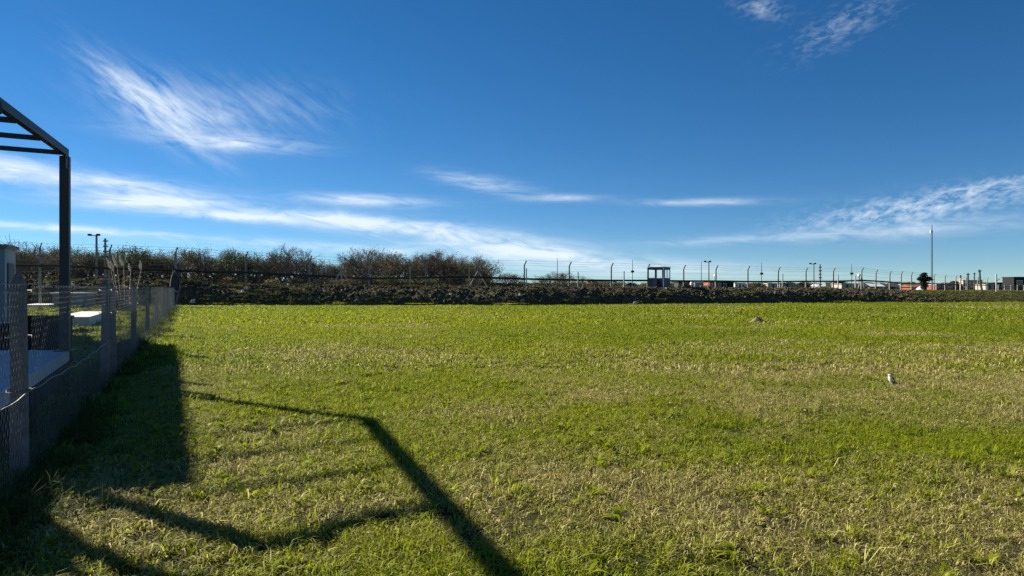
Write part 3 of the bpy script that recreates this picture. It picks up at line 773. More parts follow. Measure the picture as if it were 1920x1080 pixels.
# ------------------------------------------------------------------ perimeter fence on the bank
A0 = Vector((-32, 65, 0)); A1 = Vector((48.5, 94.7, 0))
def lineA(px):
    k = (px - 960) / 1280; t = (k * A0.y - A0.x) / ((A1.x - A0.x) - k * (A1.y - A0.y)); return A0.lerp(A1, t)
def lineB(px):
    a = 36.5 * (2128 - px) / 513; d = 2.7 * 1280 / a; return Vector((at(px, d), d, 0))
pf = thing('perimeter_fence', (A0.x, A0.y, 0), 'long security fence of bent-topped concrete posts and wires along the top of the earth bank', 'fence')
pfl = pf.location
tops = {-28: 452, 75: 456, 205: 459, 330: 464, 461: 472, 580: 480, 692: 485, 798: 487, 897: 487, 983: 489, 1067: 491, 1146: 493, 1214: 495, 1282: 497, 1342: 498, 1402: 499, 1459: 501, 1511: 502, 1562: 502, 1615: 502}
secB = [1642, 1668, 1689, 1709, 1730, 1751, 1772, 1792, 1812, 1833, 1851, 1868, 1884, 1898, 1912, 1926, 1940, 1953]
def bent_post(p, top, w, thin=0, flip=1):
    g = gz(p.x, p.y) - .1
    arm = .5
    b = MB(); lean = random.uniform(-.05, .05)
    d = Vector((.80, -.35, 0)) * flip
    b.tube([(p.x, p.y, g), (p.x + lean, p.y, top - arm), (p.x + lean + .30 * d.x, p.y + .3 * d.y, top)], [w, w * .85, w * .62], 4, sq=True)
    part('post', b, M_conc, pf)
    return Vector((p.x + lean, p.y, top - arm)), Vector((p.x + lean + .30 * d.x, p.y + .3 * d.y, top))
heads = []
for px, ty in tops.items():
    p = lineA(px); top = hgt(ty, p.y)
    heads.append((p, *bent_post(p, top, .12 if px > 300 else .11)))
    if px in (897, 1615):
        for sgn in (-1, 1):
            b = MB(); b.tube([(p.x, p.y, top - 1.15), (p.x + sgn * (1.35 if px == 897 else .75), p.y + sgn * .4, gz(p.x, p.y) - .1)], .075, 4, sq=True); part('brace', b, M_conc, pf)
for px in secB:
    p = lineB(px); heads.append((p, *bent_post(p, PLAT + 3.15 + random.uniform(-.06, .06), .12)))
for f_ in (0, .5, 1.0):                                   # barbed wires along the bent arms
    b = MB(); pts = []
    for i, (p, k0, k1) in enumerate(heads):
        q = k0.lerp(k1, f_) if f_ else k0; pts.append(q)
        if i < len(heads) - 1:
            n0 = heads[i + 1]; q2 = n0[1].lerp(n0[2], f_); pts.append((q + q2) / 2 + Vector((0, 0, -.05)))
    b.tube(pts, .011, 3, False); part('barbed_wire', b, M_farwire, pf)
for hh in (.5, 1.0, 1.5, 2.0):
    b = MB(); pts = [Vector((k0.x, k0.y, p_g + (k0.z - p_g) * hh / 2.5)) for (p, k0, k1) in heads for p_g in (gz(p.x, p.y),)]
    b.tube(pts, .008, 3, False); part('wire', b, M_farwire, pf)
# black pipe slung along the fence
b = MB(); pts = []
hose = [(-60, 492), (40, 498), (120, 499), (200, 503), (330, 507), (400, 510), (461, 511), (560, 516), (640, 520), (692, 522), (798, 521), (870, 519), (897, 520), (983, 523), (1067, 525), (1146, 526), (1214, 526),
        (1282, 527), (1342, 527), (1402, 528), (1459, 528), (1511, 527.5), (1562, 527.5), (1615, 526)]
for px, y_ in hose:
    p = lineA(px); pts.append((p.x, p.y - .2, hgt(y_, p.y)))
for px, y_ in ((1642, 527), (1668, 529), (1709, 532), (1751, 532), (1800, 534), (1860, 535)):
    p = lineB(px); pts.append((p.x - .15, p.y - .15, hgt(y_, p.y)))
b.tube(pts, [.13 if i < 18 else .12 for i in range(len(pts))], 6)
solo('black_pipe', b, M_hose, (0, 0, 0), 'thick black pipe slung along the security fence at mid height', 'pipe', smooth=True)

# inner row of short straight posts on the bank
sf = thing('short_post_fence', (at(769, 68), 68, 0), 'row of shorter straight concrete posts in front of the tall security fence', 'fence')
for px, ty, dd in ((640, 496, 66.5), (769, 499, 67), (880, 500, 67), (987, 503, 67), (1084, 510, 69), (1170, 508, 72), (1467, 513, 82), (1571, 515, 84), (1604, 517, 84)):
    x0 = at(px, dd); g = gz(x0, dd) - .15
    b = MB(); b.tube([(x0, dd, g), (x0 + random.uniform(-.04, .04), dd, hgt(ty, dd))], [.085, .07], 4, sq=True); part('post', b, M_conc2, sf)
    if px == 640:
        for sgn in (-1, 1):
            b = MB(); b.tube([(x0, dd, hgt(507, dd)), (x0 + sgn * 1.2, dd + .1, g)], .06, 4, sq=True); part('brace', b, M_conc2, sf)
b = MB(); b.tube([(at(px, dd), dd, hgt(yy_, dd)) for px, yy_, dd in ((640, 520, 66.5), (769, 522, 67), (880, 523, 67), (987, 526, 67), (1084, 529, 69), (1170, 530, 72))], .008, 3, False)
part('wire', b, M_farwire, sf)
# nearer posts at the right end and the pale rail fence
rp = thing('field_post', (at(1868, 84), 84, 0), 'pale slender post standing alone on the grassy slope at the far right', 'fence post')
x0 = at(1868, 84); b = MB(); b.tube([(x0, 84, gz(x0, 84) - .2), (x0, 84, hgt(514, 84))], .08, 4, sq=True); part('post', b, M_conc2, rp)
b = MB(); b.tube([(x0, 83.95, hgt(527, 84)), (x0 + .35, 83.9, hgt(523, 84))], .04, 5); part('bracket', b, M_farwire, rp)
rp = thing('field_post', (at(1801, 86), 86, 0), 'short grey post on the grassy slope left of the lone slender post', 'fence post')
x0 = at(1801, 86); b = MB(); b.tube([(x0, 86, gz(x0, 86) - .2), (x0, 86, hgt(521, 86))], .09, 4, sq=True); part('post', b, M_conc2, rp)
b = MB(); b.lathe([(.06, 0), (.12, .08), (.10, .3), (.04, .36)], (x0, 86, hgt(521, 86)), 8); part('cap', b, M_farwire, rp)
rf = thing('rail_fence', (at(1890, 110), 110, PLAT), 'low pale timber rail fence in front of the black building', 'fence')
for i, px in enumerate(range(1872, 1990, 12)):
    x0 = at(px, 110); b = MB(); b.box(x0 - .07, x0 + .07, 109.93, 110.07, PLAT - .1, hgt(534.5, 110)); part('post', b, M_wood, rf)
for yy_ in (537, 540):
    b = MB(); b.tube([(at(px, 110), 109.85, hgt(yy_ + .6 * math.sin(px * .3), 110)) for px in range(1870, 1990, 6)], .055, 5); part('rail', b, M_wood, rf)

# ------------------------------------------------------------------ watch booth
bx, by = at(1244, 72.0), 72.0; bz = gz(bx, by + 1.0) - .02
bz = max(hgt(544.5, 72.0), bz)
booth = thing('watch_booth', (bx, by, bz), 'small blue-grey watch booth with open doorway standing on the earth bank', 'booth')
ua = Vector((-.86, .51, 0)); va = Vector((.62, .785, 0))         # along the left face, along the right face, from the front corner
LA, LB, BH = 1.68, 1.62, 2.42
BM = Matrix(((ua.x, va.x, 0, bx), (ua.y, va.y, 0, by), (0, 0, 1, bz), (0, 0, 0, 1)))
def bb(name, x0, x1, y0, y1, z0, z1, m, par=booth, bev=0):
    b = MB(); b.box(x0, x1, y0, y1, z0, z1, BM); b.f = [f[::-1] for f in b.f]; return part(name, b, m, par, bevel=bev)
bb('floor', 0, LA, 0, LB, -.25, .06, M_darkwall)
W0, W1 = 1.32, 2.20
# left face (y=0 side): doorway .12-.72 near the front corner, window .86-1.56
bb('wall_panel', .78, LA - .06, 0, .05, .063, W0, M_booth); bb('wall_panel', .78, LA - .06, 0, .05, W1, BH - .003, M_booth)
bb('jamb', .74, .86, -.01, .055, .063, BH - .003, M_booth)
bb('lintel', .07, .737, 0, .05, W1 + .02, BH - .003, M_booth)
# right face (x=0 side)
bb('wall_panel', 0, .05, .07, LB - .06, .063, W0, M_booth); bb('wall_panel', 0, .05, .07, LB - .06, W1, BH - .003, M_booth)
bb('wall_panel', 0, .05, .07, .36, W0 + .003, W1 - .003, M_booth)
bb('mullion', .0, .05, .88, .94, W0 + .003, W1 - .003, M_booth)
# far faces
for y0 in (LB - .05,):
    bb('wall_panel', .06, LA - .06, y0, LB, .063, W0, M_booth); bb('wall_panel', .06, LA - .06, y0, LB, W1, BH - .003, M_booth)
    bb('mullion', .8, .88, y0, LB, W0 + .003, W1 - .003, M_booth)
bb('wall_panel', LA - .05, LA, .07, LB - .06, .063, W0, M_booth); bb('wall_panel', LA - .05, LA, .07, LB - .06, W1, BH - .003, M_booth)
bb('corner_post', -.012, .065, -.012, .065, .06, BH - .002, M_boothw)
for x0, y0 in ((LA - .058, -.01), (-.01, LB - .058), (LA - .058, LB - .058)):
    bb('corner_post', x0, x0 + .066, y0, y0 + .066, .06, BH - .002, M_booth)
bb('window_pane', .02, .028, .94, LB - .07, W0 + .003, W1 - .003, M_glass); bb('window_pane', .02, .028, .365, .877, W0 + .003, W1 - .003, M_glass)
b = MB()
hr = [(-.03, -.03, .0), (LA + .04, -.03, .0), (LA + .04, LB + .04, .0), (-.03, LB + .04, .0)]
vs = [BM @ Vector((x, y, BH)) for x, y, z in hr] + [BM @ Vector((x, y, BH + .10)) for x, y, z in hr] + [BM @ Vector((LA * .5, LB * .45, BH + .24))]
b.add(vs, [(0, 1, 2, 3), (0, 4, 5, 1), (1, 5, 6, 2), (2, 6, 7, 3), (3, 7, 4, 0), (4, 8, 5), (5, 8, 6), (6, 8, 7), (7, 8, 4)])
part('roof', b, M_boothw, booth)
# bucket and can in front
def bucket(px, py, dd, r, h, m, lab):
    x0 = at(px, dd); b = MB(); b.lathe([(r * .8, 0), (r, h), (r * 1.06, h), (r * 1.06, h * .95), (r * .9, h * .94)], n=12)
    z = hgt(py, dd); o = solo('bucket', b, m, (x0, dd, z), lab, 'bucket', smooth=False); return o
bucket(1250.5, 547, 70.9, .15, .42, M_white, 'white plastic bucket in front of the watch booth')
bucket(1256.5, 546, 71.2, .17, .34, M_roofl, 'grey can right of the white bucket by the watch booth')

# ------------------------------------------------------------------ poles and masts
def lamp_pole(px, ty, dd, r, lab, arm=.55, head=True):
    x0 = at(px, dd); g = gz(x0, dd); top = hgt(ty, dd)
    t = thing('light_pole', (x0, dd, g), lab, 'light pole')
    b = MB(); b.tube([(x0, dd, g - .2), (x0, dd, top)], [r * .8, r * .6], 8); part('pole', b, M_wood, t)
    b = MB(); b.tube([(x0 + .1, dd, top - .1), (x0 - arm, dd, top - .08)], .05, 5); part('arm', b, M_farwire, t)
    for sx in (-arm, .18):
        b = MB(); b.box(x0 + sx - .15, x0 + sx + .15, dd - .14, dd + .14, top - .12, top + .09); part('floodlight', b, M_darkwall, t, bevel=.03)
    return t
lamp_pole(181, 440, 70, .16, 'light pole with twin floodlights rising left of the pampas grass', .7)
lamp_pole(1329, 490, 100, .13, 'light pole with a small head right of the watch booth, by the red brick building')
lamp_pole(1526, 494, 108, .13, 'light pole with a small head beside the stepped insulator pole')
def step_pole(px, ty, dd, lab, w=.16):
    x0 = at(px, dd); g = gz(x0, dd); top = hgt(ty, dd)
    t = thing('utility_pole', (x0, dd, g), lab, 'utility pole')
    b = MB(); b.tube([(x0, dd, g - .2), (x0 - .04, dd, top)], [w, w * .7], 6); part('pole', b, M_wood, t)
    n = int((top - g) / .55)
    for i in range(2, n + 1):
        b = MB(); z = g + i * .55; b.box(x0 - .26, x0 + .26, dd - .05, dd + .05, z - .1, z + .02); part('rung', b, M_farwire, t)
    return t
step_pole(198, 447, 72, 'dark pole with short cross rungs right of the twin floodlight pole')
step_pole(1538, 495, 108, 'pole with short cross rungs right of the small-headed light pole')
def mast(px, ty, dd, r, lab, box=None, m=None, name='antenna_mast'):
    x0 = at(px, dd); g = gz(x0, dd); top = hgt(ty, dd)
    t = thing(name, (x0, dd, g), lab, 'mast')
    b = MB(); b.tube([(x0, dd, g - .2), (x0, dd, g + (top - g) * .85), (x0, dd, top)], [r, r * .8, r * .5], 6); part('pole', b, m or M_farwire, t)
    if box:
        z = hgt(box, dd); b = MB(); b.lathe([(.1, -.3), (.42, -.25), (.5, 0), (.35, .28), (.1, .32)], (x0, dd, z), 8); part('antenna_head', b, M_darkwall, t)
    return t
mast(1045, 484, 190, .10, 'thin mast rising behind the low bare shrubs')
mast(1186, 487, 190, .10, 'thin mast with a round head left of the watch booth', 509)
mast(1315, 490, 190, .10, 'thin mast just left of the light pole by the red brick building')
mast(1428, 492, 190, .10, 'thin mast with a round head above the green bushes', 513)
mast(1597, 494, 190, .10, 'thin mast with a round head left of the braced corner post', 513)
t = mast(1747.5, 422, 105, .11, 'tall slender grey communications mast behind the dark round tree', None, M_farwire)
x0 = at(1746, 105); b = MB(); b.box(x0 - .25, x0 + .1, 104.75, 104.9, hgt(437, 105), hgt(432, 105)); part('panel_antenna', b, M_white, t)
b = MB(); b.tube([(x0 - .05, 105, hgt(430, 105)), (x0 - .8, 104, PLAT)], .012, 3, False); part('guy_wire', b, M_farwire, t)
def plain_pole(px, ty, dd, r, lab, lean=0, m=None):
    x0 = at(px, dd); g = gz(x0, dd)
    t = thing('utility_pole', (x0, dd, g), lab, 'utility pole')
    b = MB(); b.tube([(x0, dd, g - .2), (x0 + lean * .8, dd, g + 1.5), (x0 + lean, dd, hgt(ty, dd))], [r, r, r * .8], 6); part('pole', b, m or M_farwire, t)
    b = MB(); b.box(x0 + lean - .35, x0 + lean + .35, dd - .06, dd + .06, hgt(ty + 2.5, dd) - .06, hgt(ty + 2.5, dd) + .06); part('crossbar', b, M_farwire, t); return t
plain_pole(1815, 512, 135, .19, 'grey pole left of the thin capped pole at the right end of the fence')
plain_pole(1827, 511, 150, .15, 'thin pole with a capped top between two thicker poles at the far right')
plain_pole(1842, 505.5, 120, .19, 'thick dark leaning pole, tallest of those at the right end of the fence', -.5)

# ------------------------------------------------------------------ distant buildings
def bld(px0, px1, ytop, dd, wm_, rm_, lab, roof='flat', depth=5, wins=2, door=True, name='far_house', cat='house'):
    x0, x1 = at(px0, dd), at(px1, dd); g = PLAT - .1; h = hgt(ytop, dd)
    t = thing(name, ((x0 + x1) / 2, dd, PLAT), lab, cat); w = x1 - x0
    rh = 0 if roof == 'flat' else min(1.6, (h - PLAT) * .4)
    b = MB(); b.box(x0, x1, dd, dd + depth, g, h - rh - .15); part('wall', b, wm_, t)
    b = MB()
    if roof == 'flat': b.box(x0 - .2, x1 + .2, dd - .25, dd + depth + .2, h - .147, h)
    elif roof == 'gable':
        b.add([(x0 - .4, dd - .4, h - rh - .147), (x1 + .4, dd - .4, h - rh - .147), (x1 + .4, dd + depth + .4, h - rh - .147), (x0 - .4, dd + depth + .4, h - rh - .147),
               (x0 - .4, dd + depth / 2, h), (x1 + .4, dd + depth / 2, h)], [(0, 1, 5, 4), (2, 3, 4, 5), (0, 4, 3), (1, 2, 5), (0, 3, 2, 1)])
    elif roof == 'front':
        xm = (x0 + x1) / 2
        b.add([(x0 - .4, dd - .4, h - rh - .147), (x1 + .4, dd - .4, h - rh - .147), (x1 + .4, dd + depth, h - rh - .147), (x0 - .4, dd + depth, h - rh - .147),
               (xm, dd - .4, h), (xm, dd + depth, h)], [(0, 1, 4), (3, 5, 2), (0, 4, 5, 3), (1, 2, 5, 4), (0, 3, 2, 1)])
    part('roof', b, rm_, t)
    n = wins + (1 if door else 0); H = h - rh - PLAT
    for i in range(n):
        c = x0 + w * (i + .5) / n; ww = min(.65, w / n * .32)
        if door and i == n // 2:
            b = MB(); b.box(c - ww * .7, c + ww * .7, dd - .06, dd - .004, PLAT, PLAT + min(2.1, H * .8)); part('door', b, M_roofd, t)
        else:
            b = MB(); b.box(c - ww, c + ww, dd - .06, dd - .004, PLAT + H * .38, PLAT + H * .75); f = part('window', b, M_white, t)
            b = MB(); b.box(c - ww + .08, c + ww - .08, dd - .075, dd - .062, PLAT + H * .38 + .08, PLAT + H * .75 - .08); part('pane', b, M_dglass, f)
    return t
bld(1103, 1120, 527, 190, M_brick, M_brick, 'red brick wall building left of the dark roofed white one', wins=1)
bld(1121, 1145, 526, 200, M_white, M_roofd, 'white building with dark flat roof right of the red brick wall')
bld(1171, 1193, 529.5, 210, M_white, M_roofd, 'small white house with dark gable left of the watch booth', 'front')
bld(1272, 1300, 528, 200, M_roofd, M_roofd, 'dark low building just right of the watch booth', wins=1, name='far_shed', cat='shed')
bld(1303, 1326, 529, 215, M_grey, M_roofd, 'grey low house between the watch booth and the red brick building')
bld(1331, 1353, 527, 150, M_brick, M_roofr, 'red brick building behind the light pole', wins=2)
bld(1353.5, 1376, 526.5, 152, M_darkwall, M_roofr, 'dark shed attached to the right of the red brick building', wins=1, name='far_shed', cat='shed')
bld(1378, 1397, 530, 200, M_white, M_roofl, 'pale low building right of the dark shed')
bld(1440, 1459, 531, 160, M_beige, M_roofl, 'beige house under a long pale roof left of a short post')
bld(1462, 1490, 530.5, 170, M_grey, M_roofd, 'grey-pink house with dark flat roof between two short posts')
bld(1492, 1516, 533, 190, M_brick, M_roofd, 'low brown house behind dark bushes left of the twin poles', 'gable')
bld(1535, 1562, 531.5, 210, M_white, M_roofl, 'white low house right of the twin poles', 'gable')
bld(1566, 1577, 529, 165, M_darkwall, M_roofd, 'narrow dark shed against the beige wall', wins=0, name='far_shed', cat='shed')
bld(1578, 1598, 531.5, 160, M_beige, M_beige, 'beige walled building left of the braced corner post')
bld(1600, 1628, 531, 180, M_grey, M_roofd, 'grey house behind the braced corner post', 'gable')
bld(1630, 1656, 531, 185, M_grey, M_roofl, 'grey house with pale gable roof right of the braced corner post', 'gable')
bld(1658, 1688, 532, 190, M_wood, M_roofd, 'brown low house left of the dark round tree', 'gable')
bld(1691, 1706, 533, 200, M_white, M_roofl, 'small white building left of the dark round tree')
bld(1709, 1738, 533, 180, M_brick, M_roofr, 'brick bungalow behind the dark round tree', 'gable')
bld(1756, 1802, 533, 190, M_brick, M_roofl, 'long low brick building with pale roof right of the tall mast', wins=4)
bld(1806, 1842, 525, 230, M_beige, M_beige, 'taller beige building behind the poles at the far right', wins=3)
bld(1848, 1864, 531, 200, M_beige, M_roofd, 'beige house right of the thick leaning pole')
bld(1868, 1899, 529.5, 200, M_darkwall, M_roofd, 'long dark building left of the tall black one', wins=3)
bld(1901, 1965, 519, 150, M_darkwall, M_roofd, 'tall black building at the right edge behind the rail fence', wins=2, depth=3.5, name='far_warehouse', cat='warehouse')
bld(1005, 1030, 531, 260, M_white, M_roofl, 'white low building behind the gap in the bare trees', wins=1)
# storage tanks on roofs / gate / sheet
def ball(px, py, dd, r, lab, m=M_white):
    x0 = at(px, dd); t = thing('water_tank', (x0, dd, PLAT), lab, 'water tank')
    z = hgt(py, dd); b = MB(); b.lathe([(.3 * r, -r), (r, -.7 * r), (r, .5 * r), (.6 * r, r)], (x0, dd, z), 12); part('tank', b, m, t, smooth=False)
    b = MB(); b.tube([(x0, dd, PLAT), (x0, dd, z - r)], .12, 6); part('stand', b, M_farwire, t)
ball(1297, 532, 140, .38, 'white water tank above the dark low building right of the booth')
ball(1341, 516.5, 148, .32, 'small white tank above the red brick building')
ball(1611, 516, 150, .30, 'white tank beside the head of the braced corner post')
gx = thing('timber_gate', (at(1328, 95), 95, PLAT), 'pale timber gate frame beside the light pole on the bank', 'gate')
for px in (1314, 1328, 1342):
    b = MB(); x0 = at(px, 95); b.box(x0 - .08, x0 + .08, 94.9, 95.06, PLAT - .1, hgt(535, 95)); part('post', b, M_wood, gx)
b = MB(); b.box(at(1313, 95), at(1343, 95), 94.82, 94.897, hgt(537.3, 95), hgt(535.5, 95)); part('rail', b, M_wood, gx)
x0, d0 = at(1721, 110), 110
b = MB(); n = 9
V_ = [(x0 + (i / 8 - .5) * 3.4, d0 + (j / 4 - .5) * 1.6, PLAT + .05 + .75 * math.exp(-((i / 8 - .62) / .18) ** 2) * (1 - abs(j / 4 - .5) * 1.6) + .08 * random.random() - (.12 if i in (0, 8) or j in (0, 4) else 0)) for j in range(5) for i in range(9)]
b.add([(v[0] - x0, v[1] - d0, v[2]) for v in V_], [(j * 9 + i, j * 9 + i + 1, (j + 1) * 9 + i + 1, (j + 1) * 9 + i) for j in range(4) for i in range(8)])
o = solo('plastic_sheet', b, M_white, (x0, d0, 0), 'crumpled white plastic sheet heaped at the foot of the dark round tree', 'plastic sheet')
m_ = o.modifiers.new('thickness', 'SOLIDIFY'); m_.thickness = .03
# litter on the bank
def rag(px, py, dd, s, lab, m=M_white):
    x0 = at(px, dd); z = max(hgt(py, dd), gz(x0, dd) - .02); r_ = random.Random(px); b = MB()
    V_ = [((i / 4 - .5) * s * (1 + .4 * r_.random()), (j / 3 - .5) * s * .8, (0 if i in (0, 4) or j in (0, 3) else s * r_.uniform(.35, .9))) for j in range(4) for i in range(5)]
    b.add(V_, [(j * 5 + i, j * 5 + i + 1, (j + 1) * 5 + i + 1, (j + 1) * 5 + i) for j in range(3) for i in range(4)] + [tuple([0, 5, 10, 15, 16, 17, 18, 19, 14, 9, 4, 3, 2, 1])])
    return solo('plastic_bag', b, m, (x0, dd, z), lab, 'plastic bag')
rag(1190, 569, 63.9, .26, 'scrap of white plastic in the grass at the foot of the bank, below the booth')
rag(541, 536, 65.0, .30, 'pale pointed plastic scrap on the crest of the bank below the bare tree', M_conc2)
rag(455, 556, 63.0, .26, 'white scrap half way down the bank, left of centre')
rag(361, 568, 61.7, .42, 'grey scrap lying at the foot of the bank beside the fence corner', M_conc2)
rag(845, 556, 63.0, .20, 'tiny white scrap on the bank below the braced post')
rag(976, 555, 63.0, .34, 'grey rag on the face of the bank below the pair of posts', M_roofl)

# ------------------------------------------------------------------ trees
def branch_tree(seed, h, spread, leaf, nleaf, lsz, depth=5, stems=3, droop=.0):
    r = random.Random(seed); T = MB(); C = MB(); Lf = MB(); tips = []
    def grow(p, d, L, rad, lev):
        segs = 2 if lev < 2 else 1; pts = [p]; q = p; dd = d
        for i in range(segs):
            dd = (dd + Vector((r.uniform(-.22, .22), r.uniform(-.22, .22), r.uniform(-.08, .14)))).normalized()
            q = q + dd * L / segs; pts.append(q)
        tgt = T if lev < 2 else C
        tgt.tube(pts, [rad * (1 - .35 * i / segs) for i in range(segs + 1)], 5 if lev < 2 else 3, False)
        if lev >= 3: tips.append(q)
        if lev >= depth: return
        for i in range(3 if lev < 4 else 2 + (r.random() < .5)):
            a = r.random() * 6.283; s = r.uniform(.45, .95)
            ax = dd.cross(Vector((math.cos(a), math.sin(a), .2))).normalized()
            nd = (dd + ax * s * spread * 1.25 + Vector((0, 0, .18 - droop))).normalized()
            grow(pts[-1] if i else pts[-1].lerp(pts[0], .3), nd, L * r.uniform(.58, .80), rad * .60, lev + 1)
    for s in range(stems):
        a = 6.283 * s / stems + r.random(); tilt = r.uniform(.12, .45)
        grow(Vector((math.cos(a) * .15, math.sin(a) * .15, -.2)), Vector((math.cos(a) * tilt, math.sin(a) * tilt, 1)).normalized(), h * .30, h * .020, 0)
    zmax = max(p.z for p in tips); k = h / zmax
    for mb in (T, C): mb.v = [(x * k, y * k, z * k) for x, y, z in mb.v]
    tips = [p * k for p in tips]
    for i in range(nleaf):
        p = r.choice(tips) + Vector((r.gauss(0, .18), r.gauss(0, .18), r.gauss(0, .18)))
        a = Vector((r.uniform(-1, 1), r.uniform(-1, 1), r.uniform(-1, 1))).normalized() * lsz * r.uniform(.6, 1.3)
        c = a.cross(Vector((r.uniform(-1, 1), r.uniform(-1, 1), r.uniform(-1, 1)))).normalized() * lsz * .6
        Lf.add([p - a, p + c, p + a, p - c], [(0, 1, 2, 3)])
    return T.mesh('trunk'), C.mesh('crown'), (Lf.mesh('leaves') if nleaf else None), leaf
kinds = []
for i in range(4): kinds.append(branch_tree(500 + i, 5.0, .9, M_leafb, 500, .05, 6, 3))
for i in range(3): kinds.append(branch_tree(520 + i, 5.0, .95, M_leafo, 900, .07, 5, 4))
kinds.append(branch_tree(540, 5.0, .8, M_leafb, 60, .04, 6, 3))      # 7 bare
kinds.append(branch_tree(541, 5.0, .8, M_leafg, 2600, .08, 5, 4))    # 8 green
kinds.append(branch_tree(542, 5.0, .9, M_leafb, 1500, .07, 5, 4))    # 9 brown leafy
for t_ in kinds:
    t_[0].materials.append(M_bark); t_[1].materials.append(M_twig)
    if t_[2]: t_[2].materials.append(t_[3])
def tree(k, px, ytop, dd, wide, lab, name='bare_tree', group=None, cat='tree'):
    x0 = at(px, dd); g = float(ground(np.array([x0]), np.array([dd]), False)[0]); s = (hgt(ytop, dd) - g) / 5.0
    t = thing(name, (x0, dd, g), lab, cat, group); rz = random.random() * 6.28
    T, C, Lf, _ = kinds[k]
    put('trunk', T, None, t, rot=(0, 0, rz), scale=(s * wide, s * wide, s))
    put('crown', C, None, t, rot=(0, 0, rz), scale=(s * wide, s * wide, s))
    if Lf: put('foliage', Lf, None, t, rot=(0, 0, rz), scale=(s * wide, s * wide, s))
    return t
sky_line = [(-60, 452), (0, 456), (60, 453), (100, 456), (150, 460), (200, 466), (230, 462), (256, 461), (300, 468), (350, 468), (400, 468), (430, 465), (460, 471), (500, 471), (530, 472), (570, 478),
            (600, 485), (640, 483), (665, 478), (690, 468), (715, 466), (745, 476), (775, 471), (805, 469), (835, 473), (862, 478), (890, 482), (912, 492), (930, 504)]
sx_ = [a for a, _ in sky_line]; sy_ = [b_ for _, b_ in sky_line]
glab = {0: 'trees behind the pergola', 1: 'trees left of the lone bare tree', 2: 'trees of the rounded clump'}
LMK = [(-40, 'hidden at the far left edge behind the shed'), (5, 'behind the shed roof at the left edge'), (40, 'between the shed and the thick pergola post'), (80, 'just left of the thick pergola post'),
       (125, 'right behind the thick pergola post'), (160, 'left of the twin floodlight pole'), (190, 'behind the twin floodlight pole'), (215, 'above the leftmost pampas plumes'),
       (245, 'above the rightmost pampas plume'), (285, 'between pampas grass and fence corner'), (330, 'behind the tall post at the fence corner'), (370, 'right of the tall post at the fence corner'),
       (410, 'left of the olive leafy tree'), (440, 'right of the olive leafy tree'), (465, 'behind the second tall post'), (500, 'between the second tall post and the lone bare tree'), (530, 'touching the lone bare tree on its left'),
       (560, 'touching the lone bare tree on its right'), (585, 'behind the tall post right of the lone bare tree'), (615, 'at the low dip of the thicket above the leaning brace'), (645, 'behind the post with the leaning brace'),
       (675, 'at the left shoulder of the rounded clump'), (700, 'behind the tall post of the rounded clump'), (730, 'in the left hump of the rounded clump'), (755, 'in the notch of the rounded clump'),
       (780, 'left of the reddish-brown tree'), (805, 'beside the reddish-brown tree'), (830, 'right of the reddish-brown tree'), (860, 'midway from reddish-brown tree to braced post'), (885, 'just left of the braced post'),
       (905, 'behind the braced post'), (925, 'at the low right end of the rounded clump')]
seen = {}
def tlabel(px, kk, back, yt):
    lm = min(LMK, key=lambda a: abs(a[0] - px)); 
    look = {0: 'half-bare brown', 1: 'twiggy brown', 2: 'thin twiggy', 3: 'spreading half-bare', 4: 'olive leafed', 5: 'dull olive', 6: 'dusty olive', 9: 'russet leafed'}[kk]
    row = 'back row tree ' if back else 'tree '
    l = look + ' ' + row + lm[1]
    if l in seen:
        l = look + ' ' + row + lm[1] + (', the taller one' if yt < seen[l] else ', the lower one')
    seen[l] = yt; return l
px = -70; i = 0
while px < 925:
    dd = 96 + random.uniform(-7, 9); yt = np.interp(px, sx_, sy_) + random.choice([-5, -3, 0, 3, 6, 10])
    zone = 0 if px < 190 else (1 if px < 620 else 2)
    kk = random.choice([0, 1, 2, 3, 0, 1, 4, 5] if zone != 2 else [0, 1, 2, 3, 6, 9])
    if 695 < px < 925 and random.random() < .35: kk = 9
    tree(kk, px, yt, dd, random.uniform(1.0, 1.35), tlabel(px, kk, False, yt), group=glab[zone])
    px += random.uniform(15, 27)
px = -70
while px < 930:
    dd = 112 + random.uniform(-6, 12); yt = np.interp(px, sx_, sy_) + random.uniform(6, 20)
    zone = 0 if px < 190 else (1 if px < 620 else 2)
    kk = random.choice([4, 5, 6, 9, 0, 2]); tree(kk, px, yt, dd, random.uniform(1.1, 1.5), tlabel(px, kk, True, yt), group=glab[zone]); px += random.uniform(26, 40)
tree(8, 256, 458, 90, 1.1, 'dense dark green tree rising above the pampas grass', 'leafy_tree')
tree(8, 430, 463, 90, .9, 'olive green leafy tree amid brown ones, left of the second tall fence post', 'leafy_tree')
tree(7, 548, 456, 92, 1.05, 'lone bare branching tree standing above the thicket left of centre')
tree(3, 805, 467, 90, 1.3, 'broad reddish-brown tree, tallest of the rounded clump')
tree(6, 893, 482, 88, 1.0, 'olive leafed tree at the right end of the rounded clump')
tree(2, 60, 452, 80, 1.2, 'tall thin bare tree between the shed and the pergola post')
for px, yt, k, wh in ((953, 508, 0, 'left of the tall post beyond the braced one'), (965, 510, 3, 'nearly touching the tall post beyond the braced one'), (1012, 514, 0, 'alone in the gap of the scrub'), (1037, 511, 0, 'just left of the thin mast'), (1055, 507, 3, 'tallest, between the thin mast and the next tall post'), (1076, 512, 1, 'beside the short post behind the next tall post'), (1094, 520, 2, 'lowest, touching the red brick wall')):
    tree(k, px, yt, 92 + random.uniform(-4, 4), 1.5, 'low bare shrub ' + wh, 'bare_shrub', 'low bare shrubs', 'shrub')

